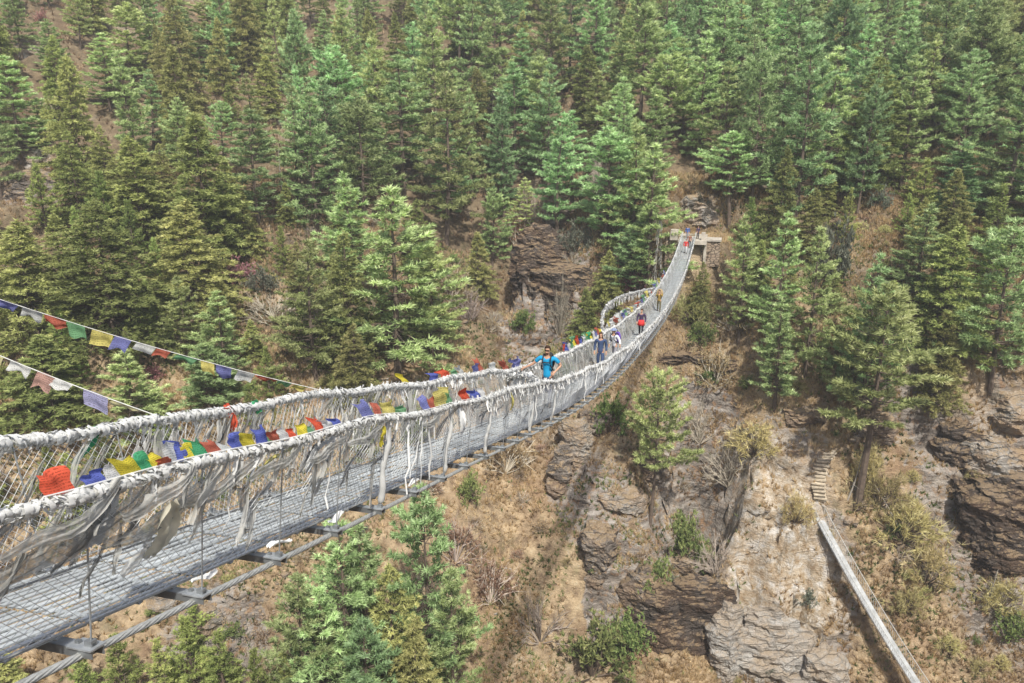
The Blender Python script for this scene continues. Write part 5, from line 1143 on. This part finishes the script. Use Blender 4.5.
SN = {'green': 'green_shrub', 'brown': 'scrub_bush', 'grey': 'leafless_shrub', 'pink': 'flowering_shrub', 'silver': 'grey_shrub', 'bamboo': 'straw_bush'}
def put_shrub(kind, i, x, y, rad, hgt, label, group, z=None):
    k = (kind, i % 3)
    if k not in SP: SP[k] = shrub_mesh(kind, 300+i % 3*11+len(kind))
    tm, cmsh = SP[k]; root = empty(SN[kind], (x, y, (gz(x, y) if z is None else z)-.05), i*1.3, label, 'shrub', group); root.scale = (rad, rad, hgt)
    o = bpy.data.objects.new('stems', tm); link(o, root)
    if cmsh: o = bpy.data.objects.new('leaves', cmsh); link(o, root)
for k, (kind, x, y, r_, h_, lab, grp) in enumerate(SHRUBS): put_shrub(kind, k, x, y, r_, h_, lab, grp)
R = random.Random(11)
placed = [(t[2], t[3]) for t in TREES]; shr = []
BARE = [(-69.5, 110, 5), (-70, 120, 4), (-1, 117, 4), (4, 107, 4), (-3, 104, 5), (-32, 97, 6), (24, 106, 7), (24, 113, 5)]
BARE += [(s_[1]*.97, s_[2]-3.5, 4.5) for s_ in SHRUBS if s_[0] == 'pink' and s_[2] < 108]
def clear(x, y, d, lst): return all((x-a)**2+(y-b)**2 > d*d for a, b in lst)
# forest on the slopes
cnt = {}; zone = lambda x, y: 'left' if x < -0.11*y-6 else ('middle' if x < .26*y else 'right')
ZL = {'left': 'on the upper left slope', 'middle': 'high above the far bridge head', 'right': 'on the upper right slope'}
tries = 0; forest_n = 0
while tries < 12000 and forest_n < 290:
    tries += 1
    y = R.uniform(100, 205); x = R.uniform(-.72*y-6, .72*y+6); z = gz(x, y)
    ok, u, v = seen(x, y, z)
    v_ok = v < 255 if u > 500 else v < 220
    if not ok or not v_ok: continue
    if any((x-a)**2+(y-b)**2 < q*q for a, b, q in BARE): continue
    if abs(x-(24+(y-107)*.1)) < 6 and y < 116: continue
    dmin = 4.9+max(0, (y-120))*.035
    if u < 250 and v > 100: dmin += 1.0
    if u < 140 and v < 230: dmin += 1.4
    if not clear(x, y, dmin, placed): continue
    placed.append((x, y)); forest_n += 1
    olive = R.random() < (.42 if u < 300 else .13)
    kind = 'fir' if olive else ('tall' if R.random() < .12 else 'pine')
    h = R.uniform(13, 22) if u > 330 else R.uniform(11, 18)
    wd = h*R.uniform(.40, .62)
    zn = zone(x, y)
    lab = {'fir': 'olive fir in the forest ', 'pine': 'blue-green pine of the forest ', 'tall': 'long-trunked pine in the forest '}[kind]+ZL[zn]
    put_tree(kind, R.randrange(8), x, y, h, wd, R.uniform(0, 6.28), lab, {'fir': 'firs', 'pine': 'pines', 'tall': 'bare-trunked pines'}[kind]+' of the forest '+ZL[zn], (R.gauss(0, .035), R.gauss(0, .035)))
print('forest', forest_n)
# young trees between the big ones lower down
n = 0
for _ in range(3000):
    if n >= 80: break
    y = R.uniform(70, 112); x = R.uniform(-70, 75); z = gz(x, y); ok, u, v = seen(x, y, z)
    if not ok or not (190 < v < (600 if u < 110 else (470 if u < 440 else 380))) or (430 < u < 740) or not clear(x, y, 3.6, placed): continue
    if u > 700 and v > 300 and R.random() < .75: continue
    if any((x-a)**2+(y-b)**2 < (q*.7)**2 for a, b, q in BARE): continue
    placed.append((x, y)); n += 1; fir = R.random() < .5; h = R.uniform(4, 10)
    zn = 'left' if u < 500 else 'right'
    put_tree('fir' if fir else 'young', R.randrange(3), x, y, h, h*R.uniform(.55, .8), R.uniform(0, 6), ('small olive fir' if fir else 'small light green young pine')+(' between bigger trees on the %s slope' % zn), ('small firs' if fir else 'young pines')+' between the big trees on the %s slope' % zn)
# scrub over the gorge sides
n = 0
for _ in range(6000):
    if n >= 320: break
    y = R.uniform(60, 118); x = R.uniform(-62, 72); z = gz(x, y); ok, u, v = seen(x, y, z, 10)
    if not ok or v < 190: continue
    if not clear(x, y, 1.2, shr): continue
    if 720 < u < 860 and 450 < v < 580 and R.random() < .85: continue
    shr.append((x, y)); n += 1
    zn = 'right' if u > 640 else ('left' if u < 300 else 'middle')
    q = R.random()
    kind = 'brown' if q < .34 else ('grey' if q < .62 else ('green' if q < .76 else ('bamboo' if q < .94 else 'silver')))
    if zn == 'right' and kind == 'grey' and R.random() < .5: kind = 'bamboo'
    s_ = R.uniform(.5, 1.9)
    nm = {'brown': 'low brown scrub bush', 'grey': 'leafless grey shrub', 'green': 'small dark green shrub', 'bamboo': 'straw-yellow bush', 'silver': 'greyish leafy shrub'}[kind]
    where = {'right': 'on the slope under and right of the far bridge head', 'left': 'on the slope at the left under the near bridge deck', 'middle': 'on the gully slope behind and below the bridge'}[zn]
    put_shrub(kind, R.randrange(3), x, y, s_, s_*R.uniform(.7, 1.1), nm+' '+where, nm+'s '+where)
print('shrubs', n)
# ------------------------------------------------------------------ ground cover
def scatter_points(n, y0, y1, x0, x1, seed, cond):
    r = np.random.default_rng(seed); yy = r.uniform(y0, y1, n); xx = r.uniform(x0, x1, n)
    keep = cond(xx, yy, r); xx, yy = xx[keep], yy[keep]; P_ = []; 
    for x, y in zip(xx, yy):
        h = BVH.ray_cast(Vector((x, y, 300)), Vector((0, 0, -1)))
        if h[0] is None: continue
        ok, u, v = seen(x, y, h[0].z, 40)
        if ok: P_.append((x, y, h[0].z, h[1].z))
    return np.array(P_)
def cover(name, n, K, ln, wd, mt, seed, cond, region=(60, 118, -66, 78), up=.9, spread=1.0):
    r = np.random.default_rng(seed+1); P_ = scatter_points(n, *region, seed, cond)
    P_ = P_[P_[:, 3] > .25]; P_ = P_[(((P_[:, 0]-31)/7.5)**2+((P_[:, 1]-82)/5.5)**2 > 1) | (r.random(len(P_)) < .40)]; q = P_[:, :3]; dd = np.zeros_like(q); dd[:, 2] = .6; dd[:, 1] = -.3
    nz = vnoise(q[:, 0]*.35, q[:, 1]*.35, 7)
    V, F, c = tufts(q-[0, 0, .05], dd, K, ln, wd, r, up, spread, np.clip(.5+nz*.9+r.normal(0, .12, len(q)), 0, 1))
    o = bpy.data.objects.new(name, fastmesh(name, V, F, c, M[mt])); link(o); tag(o, kind='stuff'); return o
pn = lambda x, y, s, sd: vnoise(x*s, y*s, sd)
g1 = cover('dry_grass', 60000, 8, .75, .10, 'grass', 21, lambda x, y, r: (fbm(x*.11, y*.11, 3, 3)*1.1+r.normal(0, .25, len(x))+np.where(x > 12, .22, -.30) > .02)); tag(g1, 'straw coloured grass tussocks over the gorge slopes', 'grass')
g2 = cover('undergrowth', 52000, 9, .62, .10, 'browntwig', 31, lambda x, y, r: (fbm(x*.14, y*.14, 9, 3)+r.normal(0, .3, len(x)) > -.05), up=.6); tag(g2, 'low brown and russet undergrowth', 'undergrowth')
g3 = cover('ground_cover', 40000, 9, .5, .13, 'shrub', 41, lambda x, y, r: (fbm(x*.12, y*.12, 19, 3)+r.normal(0, .18, len(x)) > .10), up=.4); tag(g3, 'patches of low green leaves on the slopes', 'ground cover')
g4 = cover('forest_undergrowth', 20000, 9, .8, .16, 'browntwig', 51, lambda x, y, r: (fbm(x*.1, y*.1, 29, 3)+r.normal(0, .3, len(x)) > .0), region=(105, 185, -110, 120)); tag(g4, 'brown undergrowth on the forest floor', 'undergrowth')
print('cover done')
# loose stones: the largest are things of their own, the rest lie as rubble
def stone_mesh(seed):
    r = np.random.default_rng(seed); bm = bmesh.new(); bmesh.ops.create_icosphere(bm, subdivisions=2, radius=1); me = bpy.data.meshes.new('rock')
    P_ = np.array([v.co[:] for v in bm.verts])
    for k in range(9):
        d = r.normal(0, 1, 3); d /= np.linalg.norm(d); q = P_@d; P_ -= np.maximum(q-r.uniform(.5, .8), 0)[:, None]*d
    for v, p in zip(bm.verts, P_): v.co = p*[1, .8, .65]
    bm.to_mesh(me); bm.free(); setcol(me, np.ones(len(me.polygons))); me.materials.append(M['rock%d' % (0 if seed % 3 else 1)]); return me
SM = [stone_mesh(i) for i in range(6)]
ROCKN = 0
for _ in range(900):
    if ROCKN >= 70: break
    y = R.uniform(62, 112); x = R.uniform(-55, 60); z = gz(x, y); ok, u, v = seen(x, y, z, 0)
    if not ok: continue
    scree = 120 < u < 270 and v > 560
    if not scree and R.random() < .72: continue
    s_ = R.uniform(.18, .5) if scree else R.uniform(.3, .9)
    o = bpy.data.objects.new('boulder', SM[R.randrange(6)]); link(o); o.location = (x, y, z+s_*.1); o.scale = (s_*R.uniform(.8, 1.4), s_, s_*R.uniform(.7, 1.1)); o.rotation_euler = (R.uniform(-.4, .4), R.uniform(-.4, .4), R.uniform(0, 6))
    w_ = 'on the stony patch under the near bridge deck' if scree else ('on the slope below and right of the far bridge head' if u > 600 else 'on the slope behind and below the bridge')
    tag(o, 'loose grey angular boulder '+w_, 'boulder', 'loose boulders '+w_); ROCKN += 1
def rubble():
    r = np.random.default_rng(3); Vs = []; Fs = []; n0 = 0; src = []
    for me in SM[:3]:
        src.append((np.array([v.co[:] for v in me.vertices]), np.array([p.vertices[:] for p in me.polygons])))
    pts = [(x, y) for x, y in zip(r.normal(-24, 3.4, 520), r.normal(67.5, 3.0, 520))]+[(x, y) for x, y in zip(r.uniform(-50, 60, 700), r.uniform(62, 112, 700))]
    for x, y in pts:
        z = gz(x, y); V, F = src[r.integers(3)]; s_ = r.uniform(.07, .28); a = r.uniform(0, 6); ca, sa_ = math.cos(a), math.sin(a)
        W = V*s_; W = np.stack([W[:, 0]*ca-W[:, 1]*sa_, W[:, 0]*sa_+W[:, 1]*ca, W[:, 2]], 1)+[x, y, z]
        Vs.append(W); Fs.append(F+n0); n0 += len(W)
    F = np.concatenate(Fs); o = bpy.data.objects.new('rubble', fastmesh('rubble', np.concatenate(Vs), F, np.ones(len(F)), M['rock0'])); link(o); tag(o, 'small loose stones strewn on the slopes', 'rubble', None, 'stuff')
rubble()
# ------------------------------------------------------------------ old lower rope bridge and its steps
def lower_bridge():
    a = np.array([35.0, 82.0, gz(35.0, 82.0)+.35]); b = np.array([41.5, 69.5, -56.4]); c = np.array([57.0, 40.0, -70.0])
    # parabola through the three points, measured along the plan
    ln = lambda p: np.linalg.norm((p-a)[:2]); x1, x2 = ln(b), ln(c); A_ = np.array([[x1, x1*x1], [x2, x2*x2]]); k = np.linalg.solve(A_, [b[2]-a[2], c[2]-a[2]])
    d = (c-a)[:2]/ln(c); side = np.array([-d[1], d[0], 0])
    L_ = x2
    pt = lambda s, w=0, h=0: np.array([a[0]+d[0]*s, a[1]+d[1]*s, a[2]+k[0]*s+k[1]*s*s])+side*w+UP*h
    root = empty('rope_bridge', a.tolist(), 0, 'old narrow suspension footbridge with pale plank deck, far below the main bridge', 'bridge')
    mb = MB(); s = 0
    while s < L_:
        mb.box(pt(s)-a+UP*.0, side*1.05, (pt(s+.2)-pt(s))*.96, UP*.035, R.uniform(.88, 1)); s += .2
    mb.build('deck', M['planks'], root)
    for sg in (-1, 1):
        mb = MB(); P_ = np.array([pt(q, sg*.75, 1.05) for q in np.arange(0, L_, .5)])-a; mb.tube(P_, .04, 5, 1); mb.build('handrail_cable', M['cable'], root, True)
        mb = MB(); P_ = np.array([pt(q, sg*.60, -.06) for q in np.arange(0, L_, .5)])-a; mb.tube(P_, .035, 5, .8); mb.build('main_cable', M['cable'], root, True)
        mb = MB(); s = 0
        while s < L_:
            mb.tube([pt(s, sg*.60, 0)-a, pt(s+.3, sg*.75, 1.05)-a], .014, 3, .8, False); mb.tube([pt(s+.3, sg*.60, 0)-a, pt(s, sg*.75, 1.05)-a], .014, 3, .8, False); s += .3
        mb.build('netting', M['wire'], root)
        for hh in (1,):
            mb = MB(); p = pt(-.2, sg*.75, 0)-a; mb.box(p+UP*.3, side*.35, np.array([d[0], d[1], 0])*.5, UP*1.6, .9); mb.build('anchor_post', M['concrete'], root)
M['planks'] = m_simple('sun_bleached_planks', (.46, .48, .49), .85, .1, .28, 1.2, .2)
lower_bridge()
# steps climbing from the rope bridge
M['stepstone'] = m_simple('worn_step_stone', (.60, .52, .40), .95, 0, .3, 3, .1, .6, .02)
def steps():
    root = empty('stone_steps', STEPS[0], 0, 'rough stone steps climbing the knoll from the old rope bridge', 'steps'); base = np.array(root.location)
    P_ = np.array(STEPS); seg = np.concatenate([[0], np.cumsum(np.linalg.norm(np.diff(P_, axis=0), axis=1))]); n = 14
    at = lambda q: np.array([np.interp(q, seg, P_[:, c]) for c in range(3)])
    for i in range(n):
        p = at(seg[-1]*(i+.5)/n); sd = np.array([.97, -.2+R.uniform(-.12, .12), R.uniform(-.04, .04)]); f_ = np.array([.2, .97, 0])
        mb = MB(); mb.box(p-base+UP*.12, sd*R.uniform(1.3, 1.8), f_*.9, UP*.15, R.uniform(.8, 1)); mb.box(p-base-UP*.07+f_*.12, sd*1.25, f_*.9, UP*.24, .45)
        mb.build('step', M['stepstone'], root)
steps()
# leaning and fallen dead trunks
for k, (x, y, L_, tilt, rz, lab) in enumerate(SNAGS):
    root = empty('dead_tree', (x, y, gz(x, y)-.2), 0, lab, 'tree', 'dead grey trunks'); r = np.random.default_rng(k)
    d = np.array([math.cos(rz)*math.sin(tilt), math.sin(rz)*math.sin(tilt), math.cos(tilt)]); mb = MB(); t = np.linspace(0, 1, 9)[:, None]
    mb.tube(t*d*L_+np.stack([np.sin(t[:, 0]*5), np.cos(t[:, 0]*4)-1, t[:, 0]*0], 1)*.12, .11*(1-.75*t[:, 0]), 6, .9); mb.build('trunk', M['deadwood'], root)
    for q in range(14):
        s_ = r.uniform(.25, .98); e = d*L_*s_; mb = None or MB(); az = r.uniform(0, 6); l2 = r.uniform(.5, 1.6)*(1.1-s_)+.3
        mb.tube([e, e+np.array([math.cos(az), math.sin(az), r.uniform(-.3, .6)])*l2], [.03, .006], 3, .9, False); mb.build('branch', M['deadwood'], root)
HAZE = .0005
# ------------------------------------------------------------------ camera, sky and sun
cam = bpy.data.cameras.new('camera'); cam.sensor_width = 36; cam.lens = 28.125; cam.clip_end = 3000; cam.clip_start = .05
camo = bpy.data.objects.new('camera', cam); link(camo); camo.location = (0, 0, 0); camo.rotation_euler = (math.radians(90-16), 0, 0)
scene.camera = camo
SUN_EL, SUN_AZ = math.radians(52), math.radians(169)       # azimuth of the sun measured from +Y towards +X
sd = Vector((math.sin(SUN_AZ)*math.cos(SUN_EL), math.cos(SUN_AZ)*math.cos(SUN_EL), math.sin(SUN_EL)))
sun = bpy.data.lights.new('sun', 'SUN'); sun.energy = 5.0; sun.angle = math.radians(1.0); sun.color = (1, .96, .88)
so = bpy.data.objects.new('sun', sun); link(so); so.rotation_euler = sd.to_track_quat('Z', 'Y').to_euler()
w = bpy.data.worlds.new('World'); scene.world = w; w.use_nodes = True; nt = w.node_tree
bg = nt.nodes['Background']; sky = nt.nodes.new('ShaderNodeTexSky'); sky.sky_type = 'NISHITA'; sky.sun_disc = False
sky.sun_elevation = SUN_EL; sky.sun_rotation = SUN_AZ; sky.altitude = 200; sky.dust_density = 3.5; sky.air_density = 1.0; sky.ozone_density = .6
nt.links.new(sky.outputs[0], bg.inputs[0]); bg.inputs[1].default_value = .15
scene.view_settings.view_transform = 'Standard'; scene.view_settings.look = 'None'; scene.view_settings.exposure = 0
scene.render.engine = 'CYCLES'
scene.cycles.max_bounces = 6; scene.cycles.transparent_max_bounces = 8
scene.cycles.diffuse_bounces = 3; scene.cycles.use_denoising = True

# thin valley haze: a real volume of air over the gorge
hz = bpy.data.materials.new('valley_haze'); hz.use_nodes = True; ht = hz.node_tree; ht.nodes.clear()
ho = ht.nodes.new('ShaderNodeOutputMaterial'); vs = ht.nodes.new('ShaderNodeVolumeScatter'); vs.inputs['Color'].default_value = (.93, .97, 1, 1); vs.inputs['Density'].default_value = HAZE; vs.inputs['Anisotropy'].default_value = 0
ht.links.new(vs.outputs[0], ho.inputs['Volume'])
mb = MB(); mb.box((0, 140, -15), (600, 0, 0), (0, 420, 0), (0, 0, 170), 1); ob = mb.build('haze', hz); tag(ob, 'thin valley haze', 'haze', None, 'structure')
scene.cycles.volume_bounces = 0; scene.cycles.volume_step_rate = 4; scene.cycles.volume_max_steps = 32
